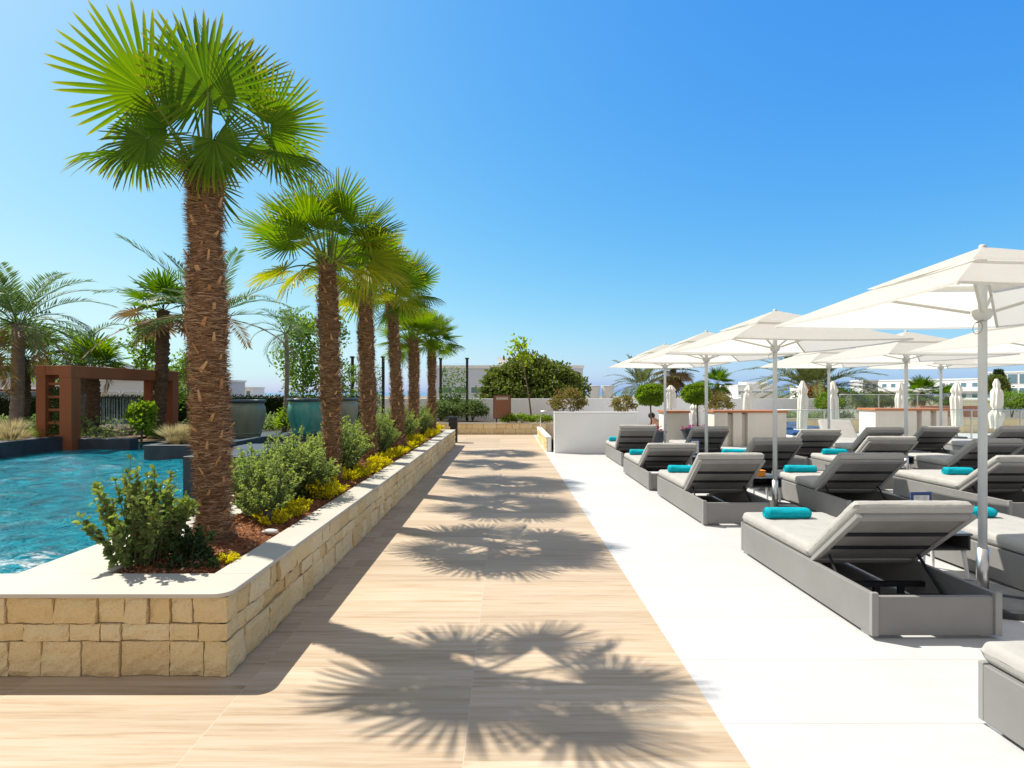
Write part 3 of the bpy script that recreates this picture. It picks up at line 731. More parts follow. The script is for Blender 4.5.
# ------------------------------------------------------------------ shrubs, trees, hedge
def sprig_plant(name, label, cat, loc, H, spread, nst, lps, ll, lw, mat, seed, group=None, tipfrac=.2, base_r=.06, start=.18, upright=.5, stem_r=.006, dirmix=.9):
    r = np.random.RandomState(seed); t = thing(name, label, cat, loc, 0, group)
    bs, bl = MB(), MB()
    for k in range(nst):
        az = r.uniform(0, 6.28); q = math.sqrt(r.uniform(0, 1)); rad = spread*q
        p0 = np.array([math.cos(az)*base_r*q, math.sin(az)*base_r*q, 0])
        hz = H*(1-.45*q*q)*r.uniform(.62, 1.0)
        p2 = np.array([math.cos(az)*rad, math.sin(az)*rad, hz]); p1 = np.array([math.cos(az)*rad*(1-upright)*.9, math.sin(az)*rad*(1-upright)*.9, hz*.55])+r.normal(0, .03*H, 3)
        ts = np.linspace(0, 1, 6)[:, None]; pts = (1-ts)**2*p0+2*ts*(1-ts)*p1+ts**2*p2
        bs.tube(pts, np.linspace(stem_r, stem_r*.35, 6), 4, cap=False)
        m = lps; tt = np.sort(r.uniform(start, 1.0, m)); T = tt[:, None]
        P = (1-T)**2*p0+2*T*(1-T)*p1+T**2*p2; tg = 2*(1-T)*(p1-p0)+2*T*(p2-p1); tg /= np.linalg.norm(tg, axis=1)[:, None]
        D = tg*.7+rand_unit(m, r)*dirmix; Nn = rand_unit(m, r)*.7+np.array([-.3, .1, .8])
        tip = np.clip((tt-(1-tipfrac))/tipfrac, 0, 1)*r.uniform(.3, 1)*(P[:, 2] > H*.35)
        bl.leaves(P, D, Nn, ll*r.uniform(.65, 1.15, m)*(1-.25*tt), lw*r.uniform(.75, 1.15, m)*(1-.25*tt), .3, tip)
    bs.build('stems', 'stem', t); bl.build('foliage', mat, t)
    return t
sprig_plant('leafy_shrub', 'glossy round-leaved shrub at the near corner of the planter, casting shade on the coping', 'shrub', (-2.36, 3.56, .44), .76, .33, 66, 40, .056, .043, 'shrub_leaf', 71, tipfrac=.3, upright=.35, start=.08, base_r=.12)
sprig_plant('leafy_shrub', 'low dark-leaved shrub between the corner shrub and the largest palm trunk', 'shrub', (-2.12, 3.66, .44), .26, .20, 22, 26, .045, .032, 'dark_leaf', 72, upright=.3)
for k, (x, y) in enumerate(((-2.02, 3.50), (-1.93, 3.60), (-2.10, 3.46), (-1.88, 3.48))):
    sprig_plant('ground_plant', 'tiny dark rosette plant in the bark chips at the planter corner', 'plant', (x, y, .44), .10, .09, 9, 12, .034, .022, 'dark_leaf', 80+k, 'tiny rosettes at the planter corner', upright=.2)
GREY = [(-2.25, 4.98, .66, .38, 0), (-2.34, 5.55, .80, .42, 1), (-2.12, 5.75, .66, .38, 2), (-2.36, 6.15, .78, .40, 0), (-2.06, 4.72, .46, .24, 1),
        (-2.25, 7.35, .95, .40, 1), (-2.30, 7.95, .82, .40, 2), (-2.25, 9.5, .92, .40, 0), (-2.28, 10.1, .72, .36, 1), (-2.28, 11.6, .98, .42, 2), (-2.28, 12.3, .86, .38, 0), (-2.25, 13.9, .98, .42, 1), (-2.28, 14.6, .8, .36, 2)]
GL = ['grey-green bushy shrub right behind the largest palm trunk', 'tallest grey-green shrub of the clump between the first two palms', 'grey-green shrub in the middle of the clump between first and second palms',
      'grey-green shrub touching the left side of the second palm trunk', 'small grey-green shrub low at the foot of the largest palm', 'upright grey-green shrub just past the second palm trunk', 'grey-green shrub against the third palm trunk on its near side',
      'grey-green shrub filling the gap between third and fourth palms', 'shorter grey-green shrub against the fourth palm trunk', 'tall grey-green shrub just past the fourth palm', 'grey-green shrub against the fifth palm on its near side', 'grey-green shrub between the fifth and the last palm', 'grey-green shrub at the foot of the last palm of the row']
protos = {}
for k, (x, y, H, sp, v) in enumerate(GREY):
    if v not in protos:
        protos[v] = sprig_plant('leafy_shrub', GL[k], 'shrub', (x, y, .44), 1.0, .46, 95, 52, .058, .030, 'shrub_leaf_grey', 100+v, 'grey-green shrubs between the planter palms', tipfrac=.25, upright=.4, start=.08)
        o = protos[v]
    else:
        o = copy_tree(protos[v])
    o.location = (x, y, .44); o.rotation_euler[2] = k*1.3; o.scale = (sp/.44, sp/.44, H); o['label'] = GL[k]
yp = None
ys_ = [3.62, 4.62, 4.92, 5.2, 5.75, 6.05, 6.95, 7.25, 7.6, 8.3, 8.6, 9.25, 9.6, 10.0, 10.8, 11.2, 11.6, 12.4, 12.8, 13.6, 14.0, 14.7, 15.3, 15.8]
for k, y in enumerate(ys_):
    if k in (0, 1, 2): 
        o = sprig_plant('yellow_shrub', None, 'shrub', (0, 0, 0), .22, .22, 34, 30, .044, .022, 'yellow_leaf', 130+k, upright=.35)
        yp = yp or []; yp.append(o)
    else: o = copy_tree(yp[k % 3])
    s = rs.uniform(.60, 1.15) if k else .42
    o.location = (-1.95+rs.uniform(-.05, .07) if k else -1.84, y, .44); o.rotation_euler[2] = rs.uniform(0, 6); o.scale = (s, s, s*rs.uniform(.8, 1.15))
    tag(o, 'low golden-yellow shrub in the strip along the path-side edge of the stone planter', 'shrub', 'golden shrubs edging the planter')
def spot(x, y):
    t = thing('garden_spotlight', 'small black garden spotlight in the bark chips beside the largest palm', 'garden light', (x, y, .44))
    b = MB(); b.tube([(0, 0, 0), (0, 0, .07)], .012, 8); b.build('spike', 'black_metal', t)
    b = MB(); b.lathe([(0, .06), (.032, .06), (.036, .15), (.03, .15), (.028, .135), (0, .135)], 16); b.build('lamp_head', 'black_metal', t, smooth=False)
spot(-1.98, 4.55)
def pebble_obj(x, y, s):
    b = MB(); u = np.linspace(0, math.pi, 9); v = np.linspace(0, 2*math.pi, 15)
    U, Vv = np.meshgrid(u, v, indexing='ij'); rr = 1+.12*np.sin(3*Vv+2*U)
    b.grid(np.stack([s*1.4*rr*np.sin(U)*np.cos(Vv), s*rr*np.sin(U)*np.sin(Vv), s*.45*np.cos(U)], -1))
    tag(b.build('flat_stone', 'pebble', None, True, loc=(x, y, .465)), 'pale flat stone on the bark chips near the coping', 'stone')
pebble_obj(-1.86, 4.34, .045)

def branch_tree(name, label, cat, loc, H, spread, nl, ll, lw, mat, seed, bark='bark', r0=.05, trunk_h=.4, limbs=9, twigs=7, lean=(0, 0), group=None, clump=.12, up=.75):
    r = np.random.RandomState(seed); t = thing(name, label, cat, loc, 0, group)
    bw, bl = MB(), MB()
    th = H*trunk_h; lx = np.array([lean[0], lean[1], 0.])
    tp = lx*1.0+np.array([0, 0, H*.93])
    ts = np.linspace(0, 1, 9); trunk = np.array([lx*q+np.array([.03*H*.3*math.sin(5*q+seed), .02*H*.3*math.sin(4*q), H*.93*q]) for q in ts])
    bw.tube(trunk, np.linspace(r0, r0*.22, 9), 8)
    ends = []
    for k in range(limbs):
        q = trunk_h+(1-trunk_h)*k/limbs*.95; i = q*8; a = int(min(7, i)); p = trunk[a]+(trunk[a+1]-trunk[a])*(i-a)
        az = k*2.4+r.uniform(-.5, .5); ln = spread*r.uniform(.65, 1.05)*(1-.55*(q-trunk_h)/(1-trunk_h))
        e = p+np.array([math.cos(az)*ln*(1-up*.4), math.sin(az)*ln*(1-up*.4), ln*up*r.uniform(.5, 1.1)])
        m = (p+e)/2+r.normal(0, .08*ln, 3)
        bw.tube([p, m, e], [r0*.4*(1-q*.5), r0*.25, r0*.1], 5, cap=False)
        for j in range(twigs):
            f = r.uniform(.3, 1); s = p+(e-p)*f; d = rand_unit(1, r)[0]*.8+unit(e-p)*.6; l2 = ln*r.uniform(.2, .5)
            bw.tube([s, s+d*l2], [r0*.09, r0*.04], 3, cap=False); ends.append((s, s+d*l2))
    for k in range(6): ends.append((trunk[-2], trunk[-1]+rand_unit(1, r)[0]*spread*.25))
    per = max(3, nl//len(ends))
    for s, e in ends:
        f = r.uniform(.2, 1.05, per)[:, None]; P = s+(e-s)*f+r.normal(0, clump*spread, (per, 3))
        bl.leaves(P, rand_unit(per, r)+np.array([0, 0, -.2]), rand_unit(per, r)*.8+np.array([-.2, .1, .8]), ll*r.uniform(.7, 1.2, per), lw*r.uniform(.7, 1.2, per), .25)
    bw.build('trunk', bark, t, smooth=True); bl.build('crown', mat, t)
    return t
branch_tree('young_tree', 'airy young tree with light green leaves behind the teal urns', 'tree', (-6.9, 18.6, .36), 4.0, 1.35, 3400, .10, .075, 'tree_leaf', 201, r0=.045, trunk_h=.22, limbs=13)
branch_tree('young_tree', 'narrow young tree with its tip touching the second palm trunk', 'tree', (-5.7, 18.2, .36), 4.1, .85, 1700, .09, .07, 'tree_leaf', 202, r0=.035, trunk_h=.2, limbs=12)
branch_tree('young_tree', 'slim leafy tree rising behind the pergola beam', 'tree', (-10.6, 16.2, .42), 3.5, .8, 1100, .095, .08, 'tree_leaf', 203, r0=.04, trunk_h=.45, limbs=10)
branch_tree('young_tree', 'broad leafy bush-like tree behind the right posts of the pergola', 'tree', (-10.8, 18.7, .42), 2.5, 1.2, 1800, .10, .08, 'tree_leaf', 204, r0=.05, trunk_h=.2, limbs=12)
branch_tree('young_tree', 'tall thin-leaved sapling with sparse top shoots above the pergola', 'tree', (-12.0, 18.6, .42), 3.6, .6, 500, .08, .07, 'tree_leaf', 205, r0=.03, trunk_h=.4, limbs=9)
branch_tree('potted_sapling', 'small bright lime-green sapling standing in shallow water before the pergola', 'tree', (-8.35, 12.6, .30), 1.05, .48, 900, .085, .07, 'topiary_leaf', 206, r0=.03, trunk_h=.35, limbs=9, twigs=6, up=.4)
branch_tree('leaning_sapling', 'slender leaning sapling with a few yellow-green leaves in front of the round tree', 'tree', (1.02, 21.5, .42), 3.3, .62, 150, .16, .13, 'lime_leaf', 207, r0=.04, trunk_h=.72, limbs=7, twigs=3, lean=(-.48, 0), clump=.2, up=.9)
branch_tree('young_tree', 'thin pinkish-leaved sapling between the second and third palm trunks', 'tree', (-5.9, 20.9, 0), 2.9, .5, 500, .08, .06, 'tree_leaf', 208, r0=.03, trunk_h=.3, limbs=9)

def clump_tree(name, label, cat, loc, rx, ry, rz, zc, ncl, per, ll, lw, mat, seed, trunk_r=.12, sig=.16, flat=-.35, group=None, bark='bark', trunk_h=None, stems=5, flowers=None):
    r = np.random.RandomState(seed); t = thing(name, label, cat, loc, 0, group)
    bl = MB(); cs = []
    d = rand_unit(ncl*3, r); d = d[d[:, 2] > flat][:ncl]
    q = r.uniform(.55, 1.0, len(d))**.5*(1+r.normal(0, .05, len(d)))
    cc = d*q[:, None]*np.array([rx, ry, rz])+np.array([0, 0, zc])
    for c, dd in zip(cc, d):
        P = c+r.normal(0, sig, (per, 3))*np.array([1, 1, .75])
        bl.leaves(P, rand_unit(per, r)*.8+dd*.6, rand_unit(per, r)*.6+dd*.5+np.array([0, 0, .5]), ll*r.uniform(.65, 1.15, per), lw*r.uniform(.7, 1.15, per), .25)
    bw = MB()
    for k in range(stems):
        e = cc[k*len(cc)//stems]*.75+np.array([0, 0, zc])*.25; bw.tube([(0, 0, 0), (e[0]*.3, e[1]*.3, zc*.6), e], [trunk_r, trunk_r*.6, trunk_r*.2], 6)
    bw.build('trunk' if cat == 'tree' else 'stems', bark, t, smooth=True); bl.build('crown' if cat == 'tree' else 'foliage', mat, t)
    if flowers:
        bf = MB(); k = 40; P = cc[r.randint(0, len(cc), k)]+r.normal(0, sig, (k, 3)); bf.leaves(P, rand_unit(k, r), rand_unit(k, r), ll*.9, lw, .2); bf.build('flowers', flowers, t)
    return t
clump_tree('round_tree', 'big rounded dark green tree behind the white wall at the end of the path', 'tree', (1.30, 27, 0), 2.45, 2.2, 1.85, 1.35, 330, 52, .20, .13, 'ficus_leaf', 301, .16, .17)
clump_tree('flowering_bush', 'reddish-tinged bush rising behind the near white planter block, nearest its left end', 'shrub', (1.92, 16.6, .58), .48, .45, .42, .66, 42, 30, .09, .05, 'red_leaf', 302, .02, .08)
clump_tree('flowering_bush', 'small reddish bush against the wall, behind the right end of the white planter block', 'shrub', (4.0, 18.6, 0), .38, .35, .34, 1.08, 32, 26, .09, .05, 'red_leaf', 303, .02, .07)
clump_tree('flowering_bush', 'reddish bush against the wall behind the counter with two slots', 'shrub', (8.3, 21.4, .55), .45, .4, .35, .55, 50, 30, .09, .05, 'red_leaf', 304, .02, .08)
clump_tree('flowering_bush', 'orange-flowered bush below the huge date palm', 'shrub', (13.1, 22.3, .5), .45, .4, .42, .55, 50, 34, .10, .05, 'tree_leaf', 305, .02, .09, flowers='orange_card')
clump_tree('flowering_bush', 'green bush against the wall at the right edge of the photo', 'shrub', (20.5, 22.3, .5), .55, .5, .5, .6, 60, 30, .10, .05, 'tree_leaf', 306, .02, .1)
clump_tree('clipped_bush', 'low rounded green bush beyond the glass balustrade before the hotel', 'shrub', (27.9, 41, 0), 1.5, 1.3, .7, .7, 130, 40, .16, .1, 'ficus_leaf', 307, .05, .16, flat=-.1)
clump_tree('clipped_bush', 'loose olive bush beyond the glass balustrade, right of the huge date palm', 'shrub', (19.0, 32, 0), 2.0, 1.2, .9, .9, 120, 40, .15, .08, 'tree_leaf', 308, .05, .18, flat=-.1)
clump_tree('leafy_bush', 'dark climber bush at the foot of the white wall behind the bollard', 'shrub', (-2.6, 22.2, .42), .75, .4, .34, .30, 60, 40, .10, .06, 'shrub_leaf', 309, .02, .12, flat=-.2)
clump_tree('leafy_bush', 'dark climber bush below the right-hand black post of the trellis', 'shrub', (-1.35, 22.1, .42), .55, .35, .40, .34, 50, 40, .10, .06, 'shrub_leaf', 310, .02, .11, flat=-.2)
clump_tree('leafy_bush', 'yellow-green fern-like bush between two teal urns', 'shrub', (-6.0, 16.6, .36), .75, .6, .42, .34, 60, 34, .16, .05, 'topiary_leaf', 311, .02, .12, flat=-.2)
for k, (x, y, w, lab) in enumerate(((.62, 21.0, .38, 'nearest to the sign board'), (1.35, 21.0, .42, 'in the middle of the end planter'), (.15, 21.1, .3, 'right under the brown sign board'))):
    clump_tree('flowering_plant', 'low green plant with yellow flowers '+lab, 'plant', (x, y, .40), w, .25, .16, .12, 34, 26, .07, .045, 'topiary_leaf', 320+k, .01, .06, flat=-.1, flowers='yellow_leaf')

def topiary(x, y, zt, zc, rr, label, seed):
    t = thing('topiary_tree', label, 'potted tree', (x, y, 0), 0, 'clipped ball trees in slate pots')
    b = MB(); b.lathe([(0, 0), (.30, 0), (.40, zt-.05), (.44, zt-.05), (.44, zt), (.38, zt), (.37, zt-.05), (0, zt-.05)], 28); b.build('pot', 'slate', t, smooth=False)
    r = np.random.RandomState(seed); b = MB(); b.tube([(0, 0, zt-.06), (.02, 0, zt+.25), (-.01, .01, zc)], [.028, .024, .02], 8); b.build('trunk', 'bark', t, smooth=True)
    n = 5200; d = rand_unit(n, r); lump = 1+.10*np.sin(d[:, 0]*5+seed)+.08*np.sin(d[:, 1]*7+d[:, 2]*6)
    P = d*(rr*r.uniform(.55, 1.02, n)**.4*lump)[:, None]*np.array([1.08, 1.08, .85])+np.array([0, 0, zc]); P[:, 2] = np.maximum(P[:, 2], zc-rr*.62-r.uniform(0, .1, n))
    b = MB(); b.leaves(P, rand_unit(n, r)+d*.6, d*.8+rand_unit(n, r)*.6, r.uniform(.05, .085, n), r.uniform(.03, .05, n), .25); b.build('crown', 'topiary_leaf', t)
    b = MB(); m = 45; P = np.stack([r.uniform(-.34, .34, m), r.uniform(-.3, .3, m), zt+r.uniform(0, .13, m)], 1); b.leaves(P, rand_unit(m, r), rand_unit(m, r), .06, .05); b.build('flowers', 'pink_flower', t)
topiary(4.02, 15.3, .50, 1.50, .33, 'clipped ball tree in a slate pot beside the seated person', 401)
topiary(5.33, 15.35, .54, 1.53, .33, 'clipped ball tree in a slate pot just left of the slotted counter', 402)

# hedge behind the garden
def hedge():
    t = thing('clipped_hedge', 'long dark clipped hedge closing the pool garden', 'hedge', (-20, 20.6, 0))
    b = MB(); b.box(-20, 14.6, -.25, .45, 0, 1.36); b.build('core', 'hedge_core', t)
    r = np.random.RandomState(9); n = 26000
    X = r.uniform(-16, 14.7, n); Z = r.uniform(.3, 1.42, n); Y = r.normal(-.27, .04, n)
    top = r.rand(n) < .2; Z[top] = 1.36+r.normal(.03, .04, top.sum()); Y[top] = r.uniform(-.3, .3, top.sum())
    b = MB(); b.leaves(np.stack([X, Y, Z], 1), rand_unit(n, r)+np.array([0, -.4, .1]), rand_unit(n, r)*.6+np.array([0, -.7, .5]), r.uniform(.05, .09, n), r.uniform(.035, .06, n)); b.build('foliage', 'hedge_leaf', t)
hedge()
def undergrowth():
    r = np.random.RandomState(77); bl, bg = MB(), MB()
    for k in range(150):
        if k % 2: x, y = r.uniform(-18, -10), r.uniform(12.4, 19)
        else: x, y = r.uniform(-9.3, -3.4), r.uniform(16.8, 19.6)
        n = 46; h = r.uniform(.15, .5); P = np.array([x, y, .40])+r.normal(0, 1, (n, 3))*np.array([.22, .2, 0])+np.stack([np.zeros(n), np.zeros(n), r.uniform(0, h, n)], 1)
        bl.leaves(P, rand_unit(n, r)+np.array([0, 0, .5]), rand_unit(n, r)+np.array([0, 0, .5]), r.uniform(.08, .18, n), r.uniform(.04, .08, n))
    tag(bl.build('garden_undergrowth', 'shrub_leaf_grey'), 'mixed low leafy undergrowth at the foot of the hedge', 'undergrowth', kind='stuff')
undergrowth()
def grass_tuft(x, y, z, h, n, mat, seed, label, group=None):
    r = np.random.RandomState(seed); b = MB(); az = r.uniform(0, 6.28, n); sp = r.uniform(.1, .75, n)
    for j in range(2):
        o = np.stack([np.cos(az), np.sin(az), np.zeros(n)], 1)
        D = o*sp[:, None]*(1 if j == 0 else 2.2)+np.array([0, 0, 1.]); D /= np.linalg.norm(D, axis=1)[:, None]
        P = o*.05 if j == 0 else P+Dp*h*.55
        Dp = D; S = np.cross(D, rand_unit(n, r)); S /= np.linalg.norm(S, axis=1)[:, None]
        b.blades(P, D, S, h*.6*r.uniform(.8, 1.1, n), .007)
    tag(b.build('grass_tuft', mat, loc=(x, y, z)), label, 'ornamental grass', group)
for k, (x, y, m_, lab) in enumerate(((-6.38, 10.6, 'straw_grass', 'straw-coloured grass tuft left in the kerb bed beside the tall fan palm'), (-6.18, 10.7, 'straw_grass', 'straw-coloured grass tuft in the kerb bed, middle of three'), (-6.25, 11.3, 'green_grass', 'greener grass tuft in the kerb bed, beside the largest palm trunk'),
        (-9.8, 10.9, 'straw_grass', 'straw-coloured grass tuft on the left kerb at the photo edge'), (-10.2, 11.4, 'straw_grass', 'pale grass tuft just right of the edge on the left kerb'), (-9.95, 11.9, 'green_grass', 'green grass tuft at the foot of the left pergola post'), (-6.6, 12.0, 'green_grass', 'upright green grass tuft at the left end of the kerb bed'))):
    grass_tuft(x, y, (.62 if x > -10 and y < 11.7 else .42) if x < -9 else .53, .42, 420, m_, 500+k, lab, 'grass tufts along the pool kerbs')

# ------------------------------------------------------------------ pool kerbs, urns, pergola
def slate_kerb(label, boxes):
    b = MB()
    for q in boxes: b.box(*q)
    tag(b.build('slate_kerb', 'slate', bevel=.008), label, 'kerb')
slate_kerb('dark slate kerb along the left side of the pool', [(-9.75, -9.45, 2, 11.75, .1, .63)])
slate_kerb('dark slate kerb across the far end of the pool behind the pergola post', [(-9.44, -8.15, 11.9, 12.2, .1, .56)])
slate_kerb('dark slate planting box jutting into the pool beside the largest palm', [(-6.62, -5.3, 10.05, 10.2, .1, .60), (-6.62, -6.47, 10.205, 12.9, .1, .60), (-5.45, -5.3, 10.205, 12.0, .1, .60), (-6.465, -5.455, 10.205, 12.4, .1, .52)])
slate_kerb('tall dark slate pedestal half hidden behind the largest palm trunk', [(-3.85, -3.02, 6.55, 8.2, .1, .80)])
slate_kerb('stepped dark slate ledge that carries the teal urns', [(-7.7, -3.02, 13.0, 17.2, .1, .38), (-5.9, -3.9, 13.3, 17.0, .38, .50)])
slate_kerb('low slate ledge between the urns and the grey-green shrubs', [(-4.3, -3.02, 9.6, 12.4, .1, .42)])
def urn(x, y, z, s, mat, label):
    t = thing('glazed_urn', label, 'urn', (x, y, z), 0, 'large glazed urns')
    prof = [(0, 0), (.33, 0), (.345, .03), (.36, .1), (.40, .25), (.445, .42), (.47, .58), (.475, .70), (.46, .79), (.425, .86), (.415, .885), (.425, .90)]
    b = MB(); b.lathe([(q*s, h*s) for q, h in prof], 40)
    b.build('body', mat, t, smooth=True)
    b = MB(); b.lathe([(q*s, h*s) for q, h in [(.425, .89), (.47, .90), (.485, .93), (.48, .965), (.45, .975), (.41, .965), (.40, .92), (.0, .90)]], 40); b.build('rim', 'glaze_rim', t, smooth=True)
    b = MB(); b.lathe([(q*s, h*s) for q, h in [(.36, .09), (.375, .105), (.368, .13)]], 40); b.build('band', mat, t, smooth=True)
urn(-6.85, 14.5, .38, 1.02, 'glaze_grey', 'mossy grey glazed urn beside the largest palm trunk')
urn(-5.05, 13.9, .50, .94, 'glaze_teal', 'bright teal glazed urn left of the second palm trunk')
urn(-4.75, 16.0, .50, .93, 'glaze_grey', 'greyish glazed urn between the second and third palm trunks')

def pergola():
    t = thing('rust_pergola', 'rust-brown steel pergola arch standing at the pool edge', 'pergola', (-9.5, 13.4, 0))
    def bx(name, *q):
        b = MB(); b.box(q[0]+9.5, q[1]+9.5, q[2]-13.4, q[3]-13.4, q[4], q[5]); return b.build(name, 'corten', t, bevel=.006)
    zt = 2.14
    for (x0, x1, y0, y1) in ((-9.52, -9.26, 11.72, 11.98), (-10.02, -9.82, 11.72, 11.98), (-9.29, -9.03, 14.9, 15.16), (-9.82, -9.62, 14.9, 15.16)):
        bx('post', x0, x1, y0, y1, .1, zt-.26)
    for (xa, xb, w_) in ((-9.39, -9.16, .13), (-9.92, -9.72, .10)):
        b = MB(); b.obox(((xa+xb)/2+9.5, .04, zt-.13), (w_, 0, 0), ((xb-xa)/2*1.08, 1.72, 0), (0, 0, .1295)); b.build('beam', 'corten', t, bevel=.006)
    bx('cross_beam', -9.818, -9.522, 11.72, 11.98, zt-.20, zt-.004); bx('cross_beam', -9.61, -9.31, 14.9, 15.16, zt-.20, zt-.004)
    for k in range(5): bx('slat', -9.818, -9.522, 11.78, 11.86, 1.72-k*.28, 1.78-k*.28)
    return t
pergola()
def climber(label, loc, w, d, h, n, seed, mat='shrub_leaf', ll=.07):
    r = np.random.RandomState(seed); t = thing('climbing_plant', label, 'climber', loc)
    b = MB()
    for k in range(9):
        x = r.uniform(-w/2, w/2); ts = np.linspace(0, 1, 8); b.tube(np.stack([x+.05*np.sin(ts*9+k), r.normal(0, .01)+0*ts, h*ts*r.uniform(.7, 1)], 1), .005, 4, cap=False)
    b.build('stems', 'stem', t)
    P = np.stack([r.normal(0, w*.3, n).clip(-w*.6, w*.6), r.normal(0, d, n), r.uniform(0, 1, n)**1.15*h], 1); b = MB()
    b.leaves(P, rand_unit(n, r), rand_unit(n, r)+np.array([0, -.6, .4]), r.uniform(.6, 1.1, n)*ll, r.uniform(.4, .7, n)*ll); b.build('foliage', mat, t)
climber('leafy climber filling the narrow left side of the pergola', (-9.68, 11.9, .42), .30, .05, 1.25, 1300, 34)
def water_curtain():
    t = thing('water_curtain', 'curtain of thin water strings falling in front of the dark hedge', 'water feature', (-11.9, 17.6, 0))
    b = MB(); b.box(-1.1, .75, -.03, .03, 1.38, 1.43); b.build('header_pipe', 'slate', t)
    b = MB(); r = np.random.RandomState(2)
    for k in range(46):
        x = -1.05+k*.039+r.uniform(-.012, .012); z1 = 1.38; y = r.uniform(-.03, .03); b.tube([(x, y, z1), (x+r.uniform(-.01, .01), y, .9), (x+r.uniform(-.015, .015), y, .42)], [.0045, .006, .009], 5, cap=False)
    o = b.build('water_strings', 'water_strand', t); o['kind'] = 'stuff'
water_curtain()
# black trellis posts with hanging greenery
def trellis(label, x0, x1, y, h, seed):
    t = thing('wire_trellis', label, 'trellis', ((x0+x1)/2, y, 0)); w = (x1-x0)/2
    for x in (-w, w):
        b = MB(); b.box(x-.05, x+.05, -.05, .05, 0, h); p = b.build('post', 'black_metal', t, bevel=.006)
        b = MB(); b.box(x-.075, x+.075, -.13, .07, h+.002, h+.06); b.build('lamp_head', 'black_metal', p, bevel=.006)
    b = MB()
    for k in range(7): b.box(-w, w, -.004, .004, .9+k*(h-1.0)/7, .906+k*(h-1.0)/7)
    for k in range(13): b.box(-w+2*w*(k+.5)/13-.003, -w+2*w*(k+.5)/13+.003, -.0045, .0045, .5, h-.15)
    b.build('wires', 'pole_paint', t)
    r = np.random.RandomState(seed); b = MB(); n = 520
    kx = r.randint(0, 13, n); P = np.stack([-w+2*w*(kx+.5)/13+r.normal(0, .03, n), r.normal(0, .03, n), 1.2+r.uniform(0, 1, n)**.8*(h-1.5)], 1)
    m = 900; P2 = np.stack([r.normal(0, w*.55, m).clip(-w, w), r.normal(-.1, .05, m), .9+np.abs(r.normal(0, .42, m))], 1)
    P = np.concatenate([P, P2]); n = len(P)
    b.leaves(P, rand_unit(n, r)+np.array([0, 0, -.3]), rand_unit(n, r)+np.array([0, -.6, .4]), r.uniform(.06, .12, n), r.uniform(.03, .06, n)); b.build('vine', 'tree_leaf', t)
trellis('black-posted wire trellis hung with sparse vines, right of the planter palms', -2.72, -1.62, 22.9, 2.95, 41)
trellis('black-posted wire trellis with vines glimpsed between the second and fourth palm trunks', -6.0, -4.8, 21.5, 2.92, 42)

# ------------------------------------------------------------------ end of the path
def end_planter():
    t = thing('end_planter', 'low limestone planter closing the end of the timber path', 'planter', (0, 20.6, 0))
    w = MB(); stone_wall(w, (-3.2, 0), (3.0, 0), [(0, .2), (.2, .40)], r=np.random.RandomState(21), wmin=.2, wmax=.5); w.build('stone_facing', 'limestone', t)
    b = MB(); b.box(-3.2, 3.0, .03, 2.6, 0, .38); b.build('core', 'bed_soil', t)
    b = MB(); b.box(-3.2, 3.0, -.03, .22, .401, .425); b.build('coping', 'coping_stone', t, bevel=.004)
end_planter()
def boundary_wall():
    b = MB(); b.box(-6.0, 14.1, 23.3, 23.55, 0, 1.31)
    tag(b.build('boundary_wall', 'plaster', bevel=.01), 'long white rendered boundary wall behind the terrace and path', 'wall')
    b = MB(); b.box(20.9, 34, 23.3, 23.55, 0, 1.48)
    tag(b.build('boundary_wall', 'plaster', bevel=.01), 'white rendered wall section at the far right, past the glass balustrade', 'wall')
boundary_wall()
def sign():
    t = thing('sign_board', 'brown timber notice board on two posts in the end planter', 'sign', (.0-.15, 21.0, 0))
    for x in (-.21, .21):
        b = MB(); b.box(x-.025, x+.025, .0, .05, .38, .70); b.build('post', 'black_metal', t)
    b = MB(); b.box(-.325, .325, -.03, .0, .585, 1.465); b.build('board', 'board_brown', t, bevel=.004)
    b = MB()
    for q in ((-.34, -.327, .57, 1.48), (.327, .34, .57, 1.48), (-.327, .327, 1.467, 1.48), (-.327, .327, .57, .583)): b.box(q[0], q[1], -.045, .002, q[2], q[3])
    b.build('frame', 'black_metal', t)
    b = MB(); r = random.Random(4); x = -.22
    while x < .22:
        w = r.uniform(.012, .03); b.box(x, x+w, -.036, -.0305, 1.33, 1.36); x += w+r.choice([.008, .008, .022])
    for q in ((-.23, .23, 1.382, 1.392), (-.23, .23, 1.292, 1.302)): b.box(q[0], q[1], -.036, -.0305, q[2], q[3])
    b.build('lettering', 'white_paint', t)
sign()
def bollard():
    t = thing('bollard_light', 'dark grey bollard light at the far end of the stone planter', 'bollard', (-1.66, 17.3, 0))
    b = MB(); b.box(-.09, .13, -.10, .10, 0, .50); b.build('post', 'black_metal', t, bevel=.008)
    b = MB(); b.box(-.135, .135, -.135, .135, .502, .80); b.build('head', 'black_metal', t, bevel=.008)
bollard()
def block():
    t = thing('white_planter', 'large white rendered planter block at the corner of the terrace', 'planter', (2.31, 14.2, 0))
    b = MB()
    b.box(-1.06, 1.10, 0, .2, 0, 1.03); b.box(.90, 1.10, .2, 3.4, 0, .60)
    b.build('wall', 'plaster', t, bevel=.008)
    b = MB(); b.box(-1.07, 1.112, -.012, .21, 1.032, 1.06); b.build('coping', 'white_paint', t, bevel=.004)
    b = MB(); b.box(-1.04, .899, .201, 3.399, .05, .58); b.build('soil', 'bed_soil', t)
block()
